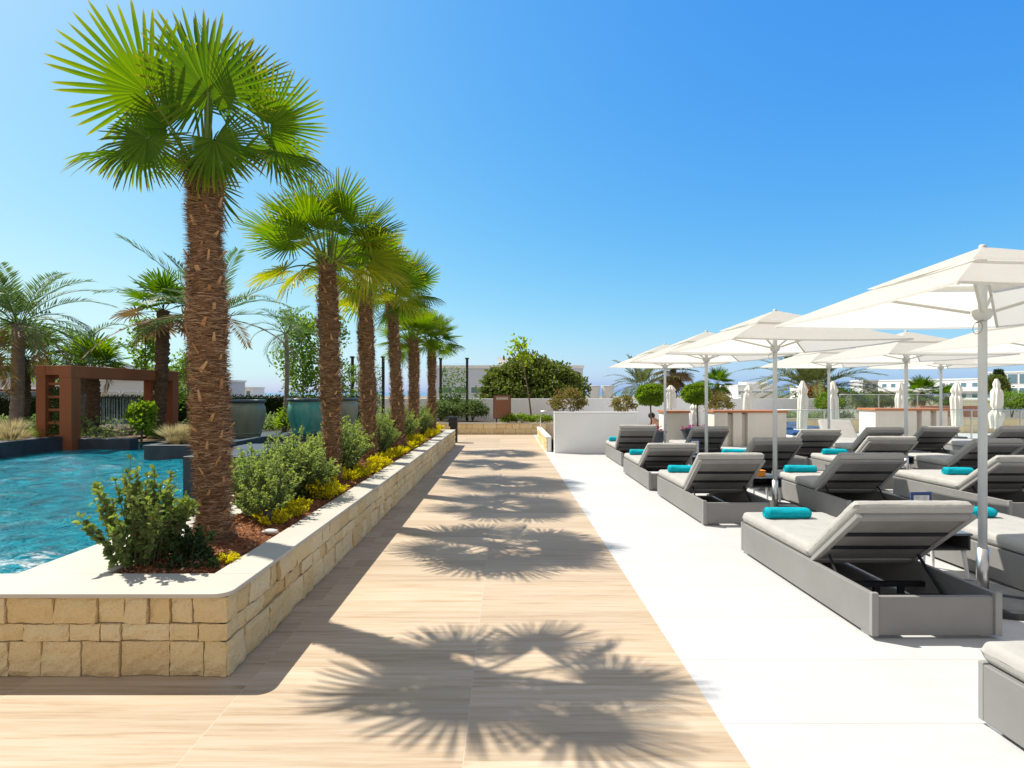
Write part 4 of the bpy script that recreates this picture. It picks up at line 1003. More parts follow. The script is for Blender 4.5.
def ledge():
    t = thing('stone_ledge', 'low limestone ledge with white cap against the white planter block', 'low wall', (1.2, 14.5, 0))
    w = MB(); stone_wall(w, (-.13, 4.2), (-.13, 0), [(0, .19), (.19, .37)], r=np.random.RandomState(31), wmin=.2, wmax=.45); w.build('stone_facing', 'limestone', t)
    b = MB(); b.box(-.10, -.005, .0, 4.2, 0, .368); b.build('core', 'plaster', t)
    b = MB(); b.box(-.15, -.005, -.02, 4.22, .37, .40); b.build('coping', 'white_paint', t)
ledge()
def handrail():
    t = thing('handrail', 'thin steel handrail standing on the stone ledge', 'handrail', (1.14, 18.2, .40))
    b = MB(); b.tube([(0, 0, 0), (0, 0, .50), (.02, 0, .54), (.25, -.05, .56), (.9, -.1, .56)], .018, 8); b.build('rail', 'steel', t, smooth=True)
handrail()

# ------------------------------------------------------------------ loungers
def make_lounger():
    t = thing('sun_lounger', None, 'sun lounger', (0, 0, 0), 0, 'grey sun loungers set out in pairs on the terrace')
    b = MB(); Ln = 1.92
    b.box(-.41, -.372, 0, Ln, .022, .288); b.box(.372, .41, 0, Ln, .022, .288)
    b.box(-.3715, .3715, .012, .05, .022, .268); b.box(-.3715, .3715, Ln-.04, Ln-.001, .035, .286)
    b.box(-.3715, .3715, .76, Ln-.0405, .25, .272)
    f = b.build('frame', 'frame_weave', t, bevel=.006)
    for x in (-.391, .391):
        for y in (.012, Ln-.012): b = MB(); b.box(x-.0215, x+.0215, y-.0145, y+.0145, .0225, .296); b.build('corner_post', 'backrest_paint', t, bevel=.004)
    for x in (-.36, .36):
        for y in (.10, Ln-.06):
            b = MB(); b.box(x-.03, x+.03, y-.04, y+.04, 0, .0215); b.build('foot', 'white_paint', t)
    b = MB()
    b.box(-.37, .37, .30, .335, .13, .165); b.box(-.37, .37, .58, .615, .13, .165)
    for x in (-.16, .02, .20): b.box(x-.02, x+.02, .583, .612, .0355, .13)
    b.box(.24, .28, .298, .338, .036, .129)
    b.build('support_rail', 'dark_slat', t)
    b = MB()
    xs = np.linspace(-1, 1, 17); y_ = np.linspace(0, 1, 25); X, Y = np.meshgrid(xs, y_, indexing='ij')
    def pad(bm, x0, x1, y0, y1, z0, z1, crown=.012):
        ex = np.minimum((X+1)*(x1-x0)/2, (1-X)*(x1-x0)/2); ey = np.minimum(Y*(y1-y0), (1-Y)*(y1-y0)); rr = .035
        fx = np.clip(1-ex/rr, 0, 1); fy = np.clip(1-ey/rr, 0, 1); q = np.clip(fx**2+fy**2, 0, 1)
        rnd = np.sqrt(1-q); hz = (z1-z0)*.5
        XX = x0+(X+1)/2*(x1-x0); YY = y0+Y*(y1-y0); cr = crown*np.sin((X+1)/2*math.pi)**.5*np.sin(Y*math.pi)**.5
        top = np.stack([XX, YY, z0+hz+(hz)*rnd+cr+rs.normal(0, .0012, X.shape)], -1); bot = np.stack([XX, YY, z0+hz-hz*rnd], -1)
        bm.grid(top); bm.grid(bot[::-1])
    # nonuniform grid: cluster at the rounded edges
    def cluster(n, lo, hi, e):
        mid = np.linspace(e, 1-e, n-8); a = e*(1-np.cos(np.linspace(0, math.pi/2, 5)))[:-1]; return lo+(hi-lo)*np.concatenate([a, mid, (1-a)[::-1]])
    X, Y = np.meshgrid(cluster(20, -1, 1, .043), cluster(30, 0, 1, .029), indexing='ij')
    pad(b, -.402, .402, .745, Ln+.012, .29, .392); b.build('seat_cushion', 'cushion_fabric', t, smooth=True)
    # backrest hinged at y=.74
    a = R(40); u = Vector((0, -math.cos(a), math.sin(a))); nrm = Vector((0, math.sin(a), math.cos(a)))
    mt = Matrix((Vector((-1, 0, 0)), u, nrm)).transposed().to_4x4(); mt.translation = Vector((0, .735, .292))
    LB = .72
    b = MB(); b.box(-.40, -.355, 0, LB, -.03, .0); b.box(.355, .40, 0, LB, -.03, .0); b.box(-.3545, .3545, 0, .045, -.03, 0); b.box(-.3545, .3545, LB-.05, LB, -.03, 0)
    o = b.build('backrest_frame', 'backrest_paint', t, bevel=.004); o.matrix_local = mt
    b = MB(); b.box(-.3545, .3545, .0455, LB-.0505, -.018, -.004); o2 = b.build('backrest_panel', 'backrest_mesh', o)
    for y in (.25, .46):
        b = MB(); b.box(-.3545, .3545, y-.021, y+.021, -.028, -.0185); b.build('slat', 'dark_slat', o)
    X, Y = np.meshgrid(cluster(20, -1, 1, .043), cluster(26, 0, 1, .045), indexing='ij')
    b = MB(); pad(b, -.402, .402, -.01, LB+.035, .003, .092); o3 = b.build('backrest_cushion', 'cushion_fabric', t, smooth=True); o3.matrix_local = mt
    for x in (-.33, .33):
        top = mt @ Vector((-x, .15, -.035)); b = MB(); b.tube([tuple(top), (x*1.04, .38, .14)], .011, 8); b.build('strut', 'dark_slat', t)
    b = MB(); b.tube([(-.37, .38, .14), (.37, .38, .14)], .014, 8); b.build('crossbar', 'dark_slat', t)
    return t
LG = [ # centre x, near y, rotation, towel (dx, y) or None, lounger label, towel label
 (2.64, .68, 0, None, 'grey lounger cut off by the bottom right corner, only its foot end showing', None),
 (2.72, 3.47, 0, (-.12, 1.62), 'large front grey lounger with its backrest up, left of the nearest parasol pole', 'turquoise rolled towel on the front lounger, the largest in view'),
 (2.72, 6.44, 0, (-.12, 1.58), 'second grey lounger along the inner terrace row, behind the front one', 'turquoise towel on the second lounger of the inner row, half behind its backrest'),
 (2.68, 8.75, 0, (-.15, 1.55), 'third grey lounger along the inner terrace row, its backrest raised steeply to view', 'turquoise towel left of the third inner-row lounger backrest'),
 (2.84, 11.6, 0, (-.15, 1.55), 'last grey lounger of the inner row, right in front of the white planter block', 'small turquoise towel on the lounger nearest the white planter block'),
 (4.42, 3.47, 0, (-.10, 1.68), 'grey lounger right of the nearest parasol pole, cut by the photo edge', 'turquoise towel beside the menu card, behind the front backrest'),
 (4.42, 6.44, 0, (-.12, 1.60), 'shaded grey lounger right of the second parasol pole', 'turquoise towel on the shaded lounger right of the second parasol pole'),
 (4.42, 8.75, 0, (-.12, 1.60), 'grey lounger right of the third parasol pole, backrest in front of the slotted counter', 'turquoise towel left of the lounger backrest in front of the slotted counter'),
 (4.42, 11.7, 0, None, 'grey lounger directly behind the third parasol pole, under the first ball trees', None),
 (6.30, 6.44, 0, (.10, 1.35), 'grey lounger at the right photo edge with a long sunlit seat', 'sliver of turquoise towel peeping past the long sunlit lounger backrest'),
 (6.30, 8.75, 0, (-.12, 1.60), 'grey lounger in the middle of the second block with a turquoise towel at its foot', 'turquoise towel at the foot of the lounger in the second block'),
 (6.30, 10.8, 0, (-.2, 1.35), 'grey lounger in front of the right end of the slotted counter', 'tiny turquoise towel tip at the left of the lounger by the slotted counter'),
 (8.00, 6.44, 0, None, 'grey lounger beyond the right photo edge, only its foot end in view', None),
 (8.00, 8.75, 0, None, 'grey lounger seen left of the nearest parasol pole, behind the long sunlit one', None),
 (8.00, 11.4, 0, None, 'grey lounger below the left end of the far-right counter', None),
 (9.45, 9.3, 0, None, 'grey lounger at the right edge, between two others behind the nearest pole', None),
 (9.45, 11.75, 0, None, 'grey lounger below the right end of the far-right counter', None),
 (11.15, 11.75, 0, None, 'grey lounger at the right edge below the folded parasol with a tied waist', None),
 (8.95, 15.1, math.pi*.92, None, 'sunlit lounger turned the other way, its pale cushion facing the path', None)]
def make_towel():
    b = MB(); r = np.random.RandomState(6); n, k = 36, 30
    A = np.linspace(0, 2*math.pi, n+1); Xs = np.linspace(-.21, .21, k+1); P = np.zeros((k+1, n+1, 3))
    for i, x in enumerate(Xs):
        e = min(1, (.21-abs(x))/.02); rr = .062*(.82+.18*math.sqrt(max(0, e)))*(1+.03*np.sin(A*2+x*9)+.02*np.sin(A*5+x*23))+r.normal(0, .0007, n+1); rr[-1] = rr[0]
        z = rr*np.sin(A)*.92; P[i] = np.stack([np.full(n+1, x)+.004*np.sin(3*A), rr*np.cos(A)*1.05, np.maximum(z, -.048)+.05], 1)
    b.grid(P)
    for sgn, i in ((-1, 0), (1, k)):   # spiral ends
        m = 60; th = np.linspace(0, 2*math.pi*3, m); rad = .048*th/(2*math.pi*3)+.004
        pts = np.stack([np.full(m, Xs[i]+sgn*.001), rad*np.cos(th), rad*np.sin(th)*.92+.05], 1); b.tube(pts, .0055, 5)
    b.V.append(np.concatenate([P[0, :n], P[0, :n].mean(0)[None]])); b.T.append(np.zeros(n+1)); b.F.append(np.array([(n, (j+1) % n, j) for j in range(n)])+b.n); b.n += n+1
    b.V.append(np.concatenate([P[k, :n], P[k, :n].mean(0)[None]])); b.T.append(np.zeros(n+1)); b.F.append(np.array([(n, j, (j+1) % n) for j in range(n)])+b.n); b.n += n+1
    return tag(b.build('rolled_towel', 'towel_terry', None, True), None, 'towel', 'turquoise rolled towels on the loungers')
TILT = {3: 9, 4: -4, 9: 3, 13: 2, 10: -2}
lg0 = make_lounger(); tw0 = make_towel(); first_tw = True
for k, (x, y, rz, tw, lab, tlab) in enumerate(LG):
    o = lg0 if k == 0 else copy_tree(lg0)
    o.location = (x, y, 0); o.rotation_euler[2] = rz+rs.uniform(-.006, .006); o['label'] = lab
    for ch in KIDS(o):
        if ch.name.startswith('backrest') and k in TILT: ch.matrix_local = Matrix.Translation((0, .735, .292)) @ Matrix.Rotation(R(TILT[k]), 4, 'X') @ Matrix.Translation((0, -.735, -.292)) @ ch.matrix_basis
    if tw:
        w = tw0 if first_tw else copy_tree(tw0); first_tw = False
        w.location = (x+tw[0], y+tw[1], .400); w.rotation_euler[2] = rs.uniform(-.12, .12); w.scale = (rs.uniform(.9, 1.12), rs.uniform(.95, 1.15), rs.uniform(.85, 1.05)); w['label'] = tlab

# ------------------------------------------------------------------ parasols
def make_parasol():
    t = thing('parasol', None, 'parasol', (0, 0, 0), 0, 'open white parasols between the loungers')
    b = MB(); b.lathe([(0, 0), (.36, 0), (.36, .045), (.33, .06), (0, .06)], 40); b.build('base_plate', 'umbrella_base', t)
    b = MB(); b.lathe([(.036, .06), (.038, .062), (.038, .40), (.031, .40)], 24); s = b.build('sleeve', 'steel', t, smooth=True)
    b = MB(); b.tube([(0, 0, .061), (0, 0, 2.64)], .028, 20); b.build('pole', 'pole_paint', t, smooth=True)
    b = MB(); b.lathe([(.029, 2.10), (.045, 2.11), (.062, 2.14), (.065, 2.175), (.05, 2.185), (.029, 2.19)], 24); b.build('hub', 'hub_plastic', t, smooth=True)
    h = 1.05; za, zc = 2.63, 2.185
    def zprof(q): return za-(za-zc)*(.97*q+.03*q*q)
    for k, (sx, sy) in enumerate(((1, 1), (-1, 1), (-1, -1), (1, -1))):
        def pt(q, dz=0): return np.array([sx*h*q, sy*h*q, zprof(q)+dz])
        b = MB(); b.tube([pt(.03, -.03), pt(.35, -.02), pt(.7, -.02), pt(.985, -.016)], .011, 6); b.build('rib', 'rib_paint', t)
        b = MB(); b.tube([(sx*.05, sy*.05, 2.165), tuple(pt(.52, -.03))], .012, 6); b.build('strut', 'rib_paint', t)
    b = MB()
    def panel(bb, q0, q1, lift, rows, sag):
        for side in range(4):
            ca, sa = [(1, 0), (0, 1), (-1, 0), (0, -1)][side]
            Q = np.linspace(q0, q1, rows); S = np.linspace(-1, 1, 15); P = np.zeros((rows, 15, 3))
            for i, q in enumerate(Q):
                x = h*q*np.ones(15); y = h*q*S; z = zprof(q)+lift-sag*q*(1-S**2)*.5
                x = x-.018*q*(1-S**2)
                P[i] = np.stack([ca*x-sa*y, sa*x+ca*y, z], 1)
            bb.grid(P)
    panel(b, .42, 1.0, .0, 14, .035); cn = b.build('canopy', 'canvas', t, smooth=True)
    # hem strip turned down a little round the edge
    b = MB()
    for side in range(4):
        ca, sa = [(1, 0), (0, 1), (-1, 0), (0, -1)][side]; S = np.linspace(-1, 1, 15)
        x = h-.018*(1-S**2); y = h*S; z = zprof(1.)-.0175*(1-S**2)
        P = np.array([np.stack([ca*x-sa*y, sa*x+ca*y, z+.001], 1), np.stack([ca*x*1.002-sa*y*1.002, sa*x*1.002+ca*y*1.002, z-.016], 1)]); b.grid(P)
    b.build('hem', 'canvas', cn, smooth=True)
    b = MB(); panel(b, .0, .50, .022, 10, .02); b.build('vent_cap', 'canvas', t, smooth=True)
    b = MB(); b.lathe([(0, 2.672), (.018, 2.668), (.024, 2.66), (.024, 2.64)], 16); b.build('finial', 'hub_plastic', t, smooth=True)
    th = np.linspace(0, 2*math.pi, 14); b = MB(); b.tube(np.stack([-.06-.035*np.cos(th)-.02, -.05+.01*np.sin(th), 2.06-.045*np.sin(th)-.02], 1), .0022, 4, cap=False)
    b.tube([(-.02, -.03, 2.10), (-.09, -.05, 2.075)], .0022, 4); b.build('cord', 'stem', t)
    return t
PR = [(3.57, 4.12, 'nearest white parasol, cut by the right photo edge, with a cord loop below its hub'),
      (3.57, 7.30, 'second white parasol along the inner lounger row'),
      (3.57, 9.80, 'third white parasol along the inner lounger row'),
      (3.57, 12.35, 'farthest white parasol of the inner row, leftmost of all parasols'),
      (7.15, 7.30, 'white parasol whose canopy enters at the right photo edge below the nearest one'),
      (7.13, 9.80, 'white parasol of the second block, its pole left of the far-right counter slots'),
      (7.25, 12.35, 'white parasol of the second block with its pole in front of the huge date palm'),
      (10.2, 12.9, 'white parasol of the third block, its pole at the right end of the far-right counter'),
      (10.6, 10.2, 'white parasol at the right edge, lowest canopy sliver above the hotel')]
p0 = make_parasol()
for k, (x, y, lab) in enumerate(PR):
    o = p0 if k == 0 else copy_tree(p0)
    o.location = (x, y, 0); o.rotation_euler[2] = rs.uniform(-.03, .03)+.02; o['label'] = lab

# closed parasols by the far wall
def folded_parasol(x, y, top, bot, label, tied, seed):
    r = np.random.RandomState(seed); t = thing('folded_parasol', label, 'parasol', (x, y, 0), 0, 'folded parasols by the back wall')
    b = MB(); b.lathe([(0, 0), (.28, 0), (.28, .05), (0, .05)], 24); b.build('base_plate', 'umbrella_base', t)
    b = MB(); b.tube([(0, 0, .051), (0, 0, top-.04)], .024, 12); b.build('pole', 'pole_paint', t, smooth=True)
    n, k = 40, 26; A = np.linspace(0, 2*math.pi, n+1); P = np.zeros((k+1, n+1, 3)); ph = r.uniform(0, 6.28, 3)
    for i in range(k+1):
        q = i/k; z = top-(top-bot)*q
        w = .035+.12*min(1, q*5)*(1-.15*q)
        if tied: w *= 1-.45*math.exp(-((q-.18)/.05)**2)-.5*math.exp(-((q-.62)/.05)**2)+.35*math.exp(-((q-.75)/.12)**2)
        else: w *= 1-.3*math.exp(-((q-.28)/.05)**2)
        rr = w*(1+.22*np.sin(8*A+ph[0]+1.5*q)+.10*np.sin(3*A+ph[1]+4*q)); P[i] = np.stack([rr*np.cos(A)+.02*math.sin(4*q+ph[2]), rr*np.sin(A), np.full(n+1, z)+.012*np.sin(8*A)*q], 1)
    b = MB(); b.grid(P); b.build('canopy', 'canvas_folded', t, smooth=True)
FP = [(5.95, 19.8, 1.83, 1.0, 'folded white parasol above the narrow counter', 0), (6.2, 18.0, 1.25, .30, 'short cream folded parasol half hidden by the second ball tree', 0), (9.2, 20.9, 1.86, .86, 'folded white parasol standing behind the slotted counter', 0),
      (10.4, 19.3, 1.98, .30, 'folded white parasol left of the second-block pole near the glass rail', 0), (11.85, 19.9, 1.98, .30, 'folded white parasol immediately right of the second-block pole', 0), (15.0, 20.9, 1.98, .4, 'folded yellowed parasol in front of the left end of the hotel', 0),
      (15.5, 18.9, 1.93, .42, 'folded white parasol in front of the hotel middle', 0), (17.2, 19.3, 2.05, .3, 'bulky folded parasol tied at the waist, right of the nearest pole', 1)]
for k, (x, y, a, b_, lab, td) in enumerate(FP): folded_parasol(x, y, a, b_, lab, td, 600+k)

# ------------------------------------------------------------------ side tables and menu stands
def make_table():
    t = thing('side_table', None, 'side table', (0, 0, 0), 0, 'low side tables between paired loungers')
    b = MB(); b.box(-.21, .21, -.21, .21, .385, .403); b.build('table_top', 'table_top', t, bevel=.003)
    b = MB(); b.box(-.20, -.185, -.20, .20, .262, .3845); b.box(.185, .20, -.20, .20, .262, .3845); b.box(-.1845, .1845, .185, .20, .262, .3845); b.box(-.1845, .1845, -.20, .1845, .262, .275); b.build('cabinet', 'table_dark', t, bevel=.003)
    for sx in (-1, 1):
        for sy in (-1, 1):
            b = MB(); b.tube([(sx*.165, sy*.165, .2615), (sx*.19, sy*.19, 0)], [.018, .013], 8); b.build('leg', 'white_paint', t)
    return t
tb0 = make_table()
TB = [(3.62, 4.72, 'low dark-topped side table beside the nearest parasol pole'), (3.57, 7.72, 'side table with an orange box, left of the second parasol pole'), (3.57, 10.15, 'side table with a menu card by the third parasol pole'), (7.22, 10.2, 'side table between the second-block loungers')]
for k, (x, y, lab) in enumerate(TB):
    o = tb0 if k == 0 else copy_tree(tb0); o.location = (x, y, 0); o['label'] = lab
def make_menu():
    t = thing('menu_stand', None, 'menu stand', (0, 0, 0), 0, 'blue-framed menu cards on the side tables')
    b = MB(); b.box(-.095, .095, -.006, .006, .012, .29); f = b.build('frame', 'blue_frame', t, bevel=.002)
    b = MB(); b.box(-.07, .07, -.0085, -.0062, .03, .262); c = b.build('card', 'paper_print', t)
    b = MB(); r = random.Random(8)
    for k in range(13):
        z = .245-k*.0155; b.box(-.055, -.055+r.uniform(.03, .055), -.0095, -.0087, z, z+.004); b.box(.01, .01+r.uniform(.015, .045), -.0095, -.0087, z, z+.004)
    b.build('print', 'print_ink', c)
    b = MB(); b.box(-.095, .095, -.04, .04, 0, .0115); b.build('foot', 'blue_frame', t)
    return t
mn0 = make_menu()
for k, (x, y, rz, lab) in enumerate(((3.62, 4.80, .05, 'blue-framed menu card beside the towel behind the front lounger backrest'), (3.50, 7.78, -.25, 'blue-framed menu card standing by the orange box'), (3.50, 10.2, .05, 'blue-framed menu card left of the third parasol pole'))):
    o = mn0 if k == 0 else copy_tree(mn0); o.location = (x, y, .404); o.rotation_euler[2] = rz; o['label'] = lab
b = MB(); b.box(-.075, .075, -.05, .05, 0, .075)
b.box(-.08, .08, -.055, .055, .0755, .085)
tag(b.build('napkin_box', 'orange_card', bevel=.006, loc=(3.50, 7.62, .404)), 'small orange box on the side table by the second parasol pole', 'box')

# ------------------------------------------------------------------ counters
def counter(x0, x1, y, d, h, slots, label):
    t = thing('bar_counter', label, 'counter', ((x0+x1)/2, y, 0)); w = (x1-x0)/2
    b = MB(); edges = [-w]+[q for s in slots for q in s]+[w]
    for i in range(0, len(edges), 2): b.box(edges[i], edges[i+1], 0, d, 0, h-.062)
    for s in slots: b.box(s[0]+.0005, s[1]-.0005, .16, d-.01, 0, h-.10)
    b.build('body', 'plaster_cream', t, bevel=.006)
    b = MB(); b.box(-w-.04, w+.04, -.04, d+.04, h-.06, h); b.build('counter_top', 'orange_wood', t, bevel=.006)
counter(4.66, 5.32, 16, .75, 1.03, [], 'narrow cream counter with an orange timber top')
counter(6.06, 8.16, 16, .75, 1.04, [(-.66, -.50), (-.24, -.08)], 'wide cream counter with two vertical slots and orange timber top')
counter(10.75, 12.85, 16, .75, 1.10, [(.15, .30), (.55, .72)], 'far-right cream counter with orange timber top, before the hotel')
# glass balustrades
def balustrade(x0, x1, y, z0, h, n, label):
    t = thing('glass_balustrade', label, 'balustrade', ((x0+x1)/2, y, z0)); w = (x1-x0)/2
    for k in range(n):
        a = -w+2*w*k/n; c = -w+2*w*(k+1)/n; b = MB(); b.box(a+.02, c-.02, -.006, .006, .06, h-.035); b.build('pane', 'balustrade_glass', t)
    for k in range(n+1):
        a = -w+2*w*k/n; b = MB(); b.box(a-.018, a+.018, -.018, .018, 0, h-.031); b.build('post', 'steel', t)
    b = MB(); b.tube([(-w-.03, 0, h-.015), (w+.03, 0, h-.015)], .016, 8); b.build('top_rail', 'steel', t, smooth=True)
balustrade(9.0, 20.5, 18.4, 0, 1.0, 7, 'nearer glass balustrade with a thin steel top rail behind the counters')
balustrade(14.2, 20.8, 23.4, .5, 1.0, 4, 'farther glass balustrade on the boundary line in front of the hotel')
def bed_wall(x0, x1, y, h, label, seed):
    t = thing('raised_bed', label, 'planter', (x0, y, 0)); Lx = x1-x0
    w = MB(); stone_wall(w, (0, 0), (Lx, 0), [(0, h/2), (h/2, h-.03)], r=np.random.RandomState(seed), wmin=.25, wmax=.6); w.build('stone_facing', 'limestone', t)
    b = MB(); b.box(0, Lx, .03, 1.3, 0, h-.035); b.build('core', 'bed_soil', t)
    b = MB(); b.box(0, Lx, -.02, .2, h-.029, h); b.build('coping', 'coping_stone', t)
bed_wall(10.8, 13.9, 21.3, .55, 'limestone raised bed beyond the glass rail below the huge date palm', 61)
bed_wall(17.5, 24, 21.3, .58, 'limestone raised bed at the right edge beyond the glass rail', 62)
r_ = np.random.RandomState(15); b = MB(); n = 900
P = np.stack([r_.uniform(10.9, 13.8, n), r_.uniform(21.6, 22.5, n), .52+r_.uniform(0, .35, n)**1.5], 1); b.leaves(P, rand_unit(n, r_)+np.array([0, 0, .6]), rand_unit(n, r_)+np.array([0, 0, .5]), .12, .06)
tag(b.build('ground_cover', 'shrub_leaf_grey'), 'low leafy ground cover in the raised limestone bed', 'ground cover', kind='stuff')
b = MB(); b.box(18.2, 20.9, 24.2, 24.4, 0, .98)
tag(b.build('terracotta_wall', 'hot_terracotta', bevel=.01), 'short terracotta-coloured wall behind the farther glass balustrade', 'wall')
def daybed(x, y, rz, label):
    t = thing('blue_daybed', label, 'daybed', (x, y, 0), rz)
    b = MB(); b.box(-.4, .4, -.9, .9, .06, .24); b.build('frame', 'white_paint', t, bevel=.01)
    b = MB(); b.box(-.38, .38, -.88, .88, .2405, .34); b.build('mattress', 'blue_cloth', t, bevel=.03, seg=3)
    b = MB(); b.obox((0, .66, .40), (.37, 0, 0), (0, .17, .06), (0, -.012, .03)); b.build('backrest', 'blue_cloth', t, bevel=.02)
    for sx in (-.35, .35):
        for sy in (-.8, .8): b = MB(); b.box(sx-.03, sx+.03, sy-.03, sy+.03, 0, .0595); b.build('leg', 'white_paint', t)
daybed(9.2, 17.8, 0, 'blue-cushioned daybed at the right end of the slotted counter')
daybed(5.95, 17.6, .1, 'blue-cushioned daybed between the narrow counter and the slotted counter')
daybed(11.0, 19.9, .3, 'blue-cushioned daybed left of the far-right counter, beyond the glass rail')

# ------------------------------------------------------------------ seated person
def person():
    vs = {'hip': (0, 0, .36), 'belly': (-.04, -.02, .48), 'chest': (-.14, -.05, .60), 'neck': (-.25, -.08, .69), 'head': (-.32, -.10, .74), 'crown': (-.37, -.12, .83),
          'shl': (-.16, -.22, .62), 'ell': (-.30, -.26, .45), 'hal': (-.42, -.18, .38), 'fil': (-.50, -.16, .36), 'shr': (-.16, .12, .62), 'elr': (-.32, .14, .45), 'har': (-.44, .08, .38), 'fir': (-.52, .06, .36),
          'thl': (-.06, -.11, .36), 'knl': (-.48, -.15, .33), 'anl': (-.52, -.15, .06), 'tol': (-.70, -.15, .035), 'thr': (-.06, .11, .36), 'knr': (-.48, .13, .33), 'anr': (-.46, .13, .06), 'tor': (-.64, .13, .035)}
    rad = {'hip': .14, 'belly': .125, 'chest': .135, 'neck': .05, 'head': .085, 'crown': .08, 'shl': .06, 'ell': .042, 'hal': .032, 'fil': .02, 'shr': .06, 'elr': .042, 'har': .032, 'fir': .02, 'thl': .085, 'knl': .06, 'anl': .04, 'tol': .03, 'thr': .085, 'knr': .06, 'anr': .04, 'tor': .03}
    E = [('hip', 'belly'), ('belly', 'chest'), ('chest', 'neck'), ('neck', 'head'), ('head', 'crown'), ('chest', 'shl'), ('shl', 'ell'), ('ell', 'hal'), ('hal', 'fil'), ('chest', 'shr'), ('shr', 'elr'), ('elr', 'har'), ('har', 'fir'),
         ('hip', 'thl'), ('thl', 'knl'), ('knl', 'anl'), ('anl', 'tol'), ('hip', 'thr'), ('thr', 'knr'), ('knr', 'anr'), ('anr', 'tor')]
    ks = list(vs); me = bpy.data.meshes.new('person'); me.from_pydata([vs[k] for k in ks], [(ks.index(a), ks.index(c)) for a, c in E], [])
    o = bpy.data.objects.new('person', me); C.objects.link(o); o.location = (5.02, 18.0, .02); o.rotation_euler = (0, 0, R(12))
    me.materials.append(M('skin')); o.modifiers.new('skin', 'SKIN'); o.modifiers.new('sub', 'SUBSURF').levels = 2; o.modifiers['sub'].render_levels = 2
    for i, k in enumerate(ks):
        sv = me.skin_vertices[0].data[i]; sv.radius = (rad[k], rad[k]); sv.use_root = (k == 'hip')
    tag(o, 'bare-backed person with dark hair sitting bent forward beside the potted ball tree', 'person')
    def blob(name, c, rr, mat, fl=(1, 1, 1)):
        b = MB(); u = np.linspace(0, math.pi, 12); v = np.linspace(0, 2*math.pi, 19); U, W = np.meshgrid(u, v, indexing='ij')
        b.grid(np.stack([c[0]+rr*fl[0]*np.sin(U)*np.cos(W), c[1]+rr*fl[1]*np.sin(U)*np.sin(W), c[2]+rr*fl[2]*np.cos(U)], -1)); return b.build(name, mat, o, True)
    blob('hair', (-.325, -.095, .80), .112, 'hair_dark', (1, .95, .9)); blob('swimsuit', (-.01, 0, .35), .165, 'magenta_cloth', (1.0, 1.15, .62))
    t = thing('low_bench', 'low white bench under the seated person', 'bench', (5.05, 18.0, 0))
    b = MB(); b.box(-.22, .5, -.5, .5, .17, .23); b.build('seat', 'white_paint', t, bevel=.01)
    for sx in (-.18, .45): b = MB(); b.box(sx-.03, sx+.03, -.45, .45, 0, .1695); b.build('leg', 'white_paint', t)
person()

# ------------------------------------------------------------------ buildings beyond
def building(name, label, loc, w, d, h, floors, bays, wall='plaster', glass='blueish_glass', rz=0, parapet=.3, win=(.55, .55), roofbox=None, base=0, balcony=False):
    t = thing(name, label, 'building', loc, rz)
    b = MB(); b.box(-w/2, w/2, 0, d, 0, h); b.build('wall', wall, t)
    b = MB(); b.box(-w/2-.08, w/2+.08, -.10, d+.08, h, h+parapet); b.build('roof', 'plaster', t)
    fh = (h-base)/floors if floors else 0
    for f in range(floors):
        for k in range(bays):
            cx = -w/2+w*(k+.5)/bays; ww = w/bays*win[0]; z0 = base+f*fh+fh*.22; z1 = z0+fh*win[1]
            b = MB(); b.box(cx-ww/2, cx+ww/2, -.06, -.003, z0, z1); f_ = b.build('window', 'plaster', t)
            b = MB(); b.box(cx-ww/2+.06, cx+ww/2-.06, -.085, -.061, z0+.06, z1-.06); b.build('pane', glass, f_)
        if balcony:
            b = MB(); b.box(-w/2, w/2, -1.1, -.101, base+f*fh-.12, base+f*fh+.02); b.build('balcony_slab', 'plaster', t)
            b = MB(); b.box(-w/2, w/2, -1.09, -1.06, base+f*fh+.021, base+f*fh+.8); b.build('balcony_front', 'render_grey' if wall != 'plaster' else 'plaster', t)
    if roofbox:
        b = MB(); b.box(*roofbox); b.build('roof_room', 'plaster', t)
    return t
building('white_villa', 'long white flat-roofed building behind the trellis and the round tree', (.3, 45, 0), 12.0, 8, 3.55, 1, 9, wall='render_shaded', win=(.8, .22), glass='green_glass', roofbox=(-1.0, 1.2, 1, 4, 3.86, 4.5), base=.9, parapet=.25)
building('glass_apartments', 'grey-brown apartment block with blue glass balconies at the far left', (-37.5, 44, 0), 14, 9, 3.5, 2, 5, wall='render_brown', balcony=True, win=(.8, .6), base=.4)
building('white_annex', 'white annex with a blue window strip seen through the pergola', (-22.5, 33, 0), 8, 6, 2.3, 1, 7, wall='render_grey', win=(.85, .16), base=1.3, parapet=.12)
building('white_house', 'tiny white house on the horizon above the hedge', (-29.5, 62, 0), 1.9, 3, 2.1, 1, 2, parapet=.1, base=.8)
building('white_hotel', 'long white hotel with rows of dark windows beyond the terrace at the right', (106.3, 139, -3), 27, 14, 7.7, 3, 12, rz=R(-64), balcony=True, win=(.5, .5))
building('blue_hotel', 'blue-glazed hotel wing at the far right edge', (98, 104, -2.6), 12, 14, 8.0, 3, 7, wall='plaster', win=(.85, .7), rz=R(-60))
building('terraced_hotel', 'distant white terraced building with a teal window band behind the folded parasol', (41.8, 92, -1.0), 6, 8, 3.6, 2, 3, wall='plaster', glass='green_glass', win=(.9, .35), balcony=True, roofbox=(-1.2, 2.4, 1, 4, 3.9, 4.4))
building('tower_block', 'small grey tower block on the skyline between the palm and the hotel', (53.0, 80, -1), 2.2, 3, 4.2, 3, 2, wall='render_grey', win=(.6, .6), parapet=.2)
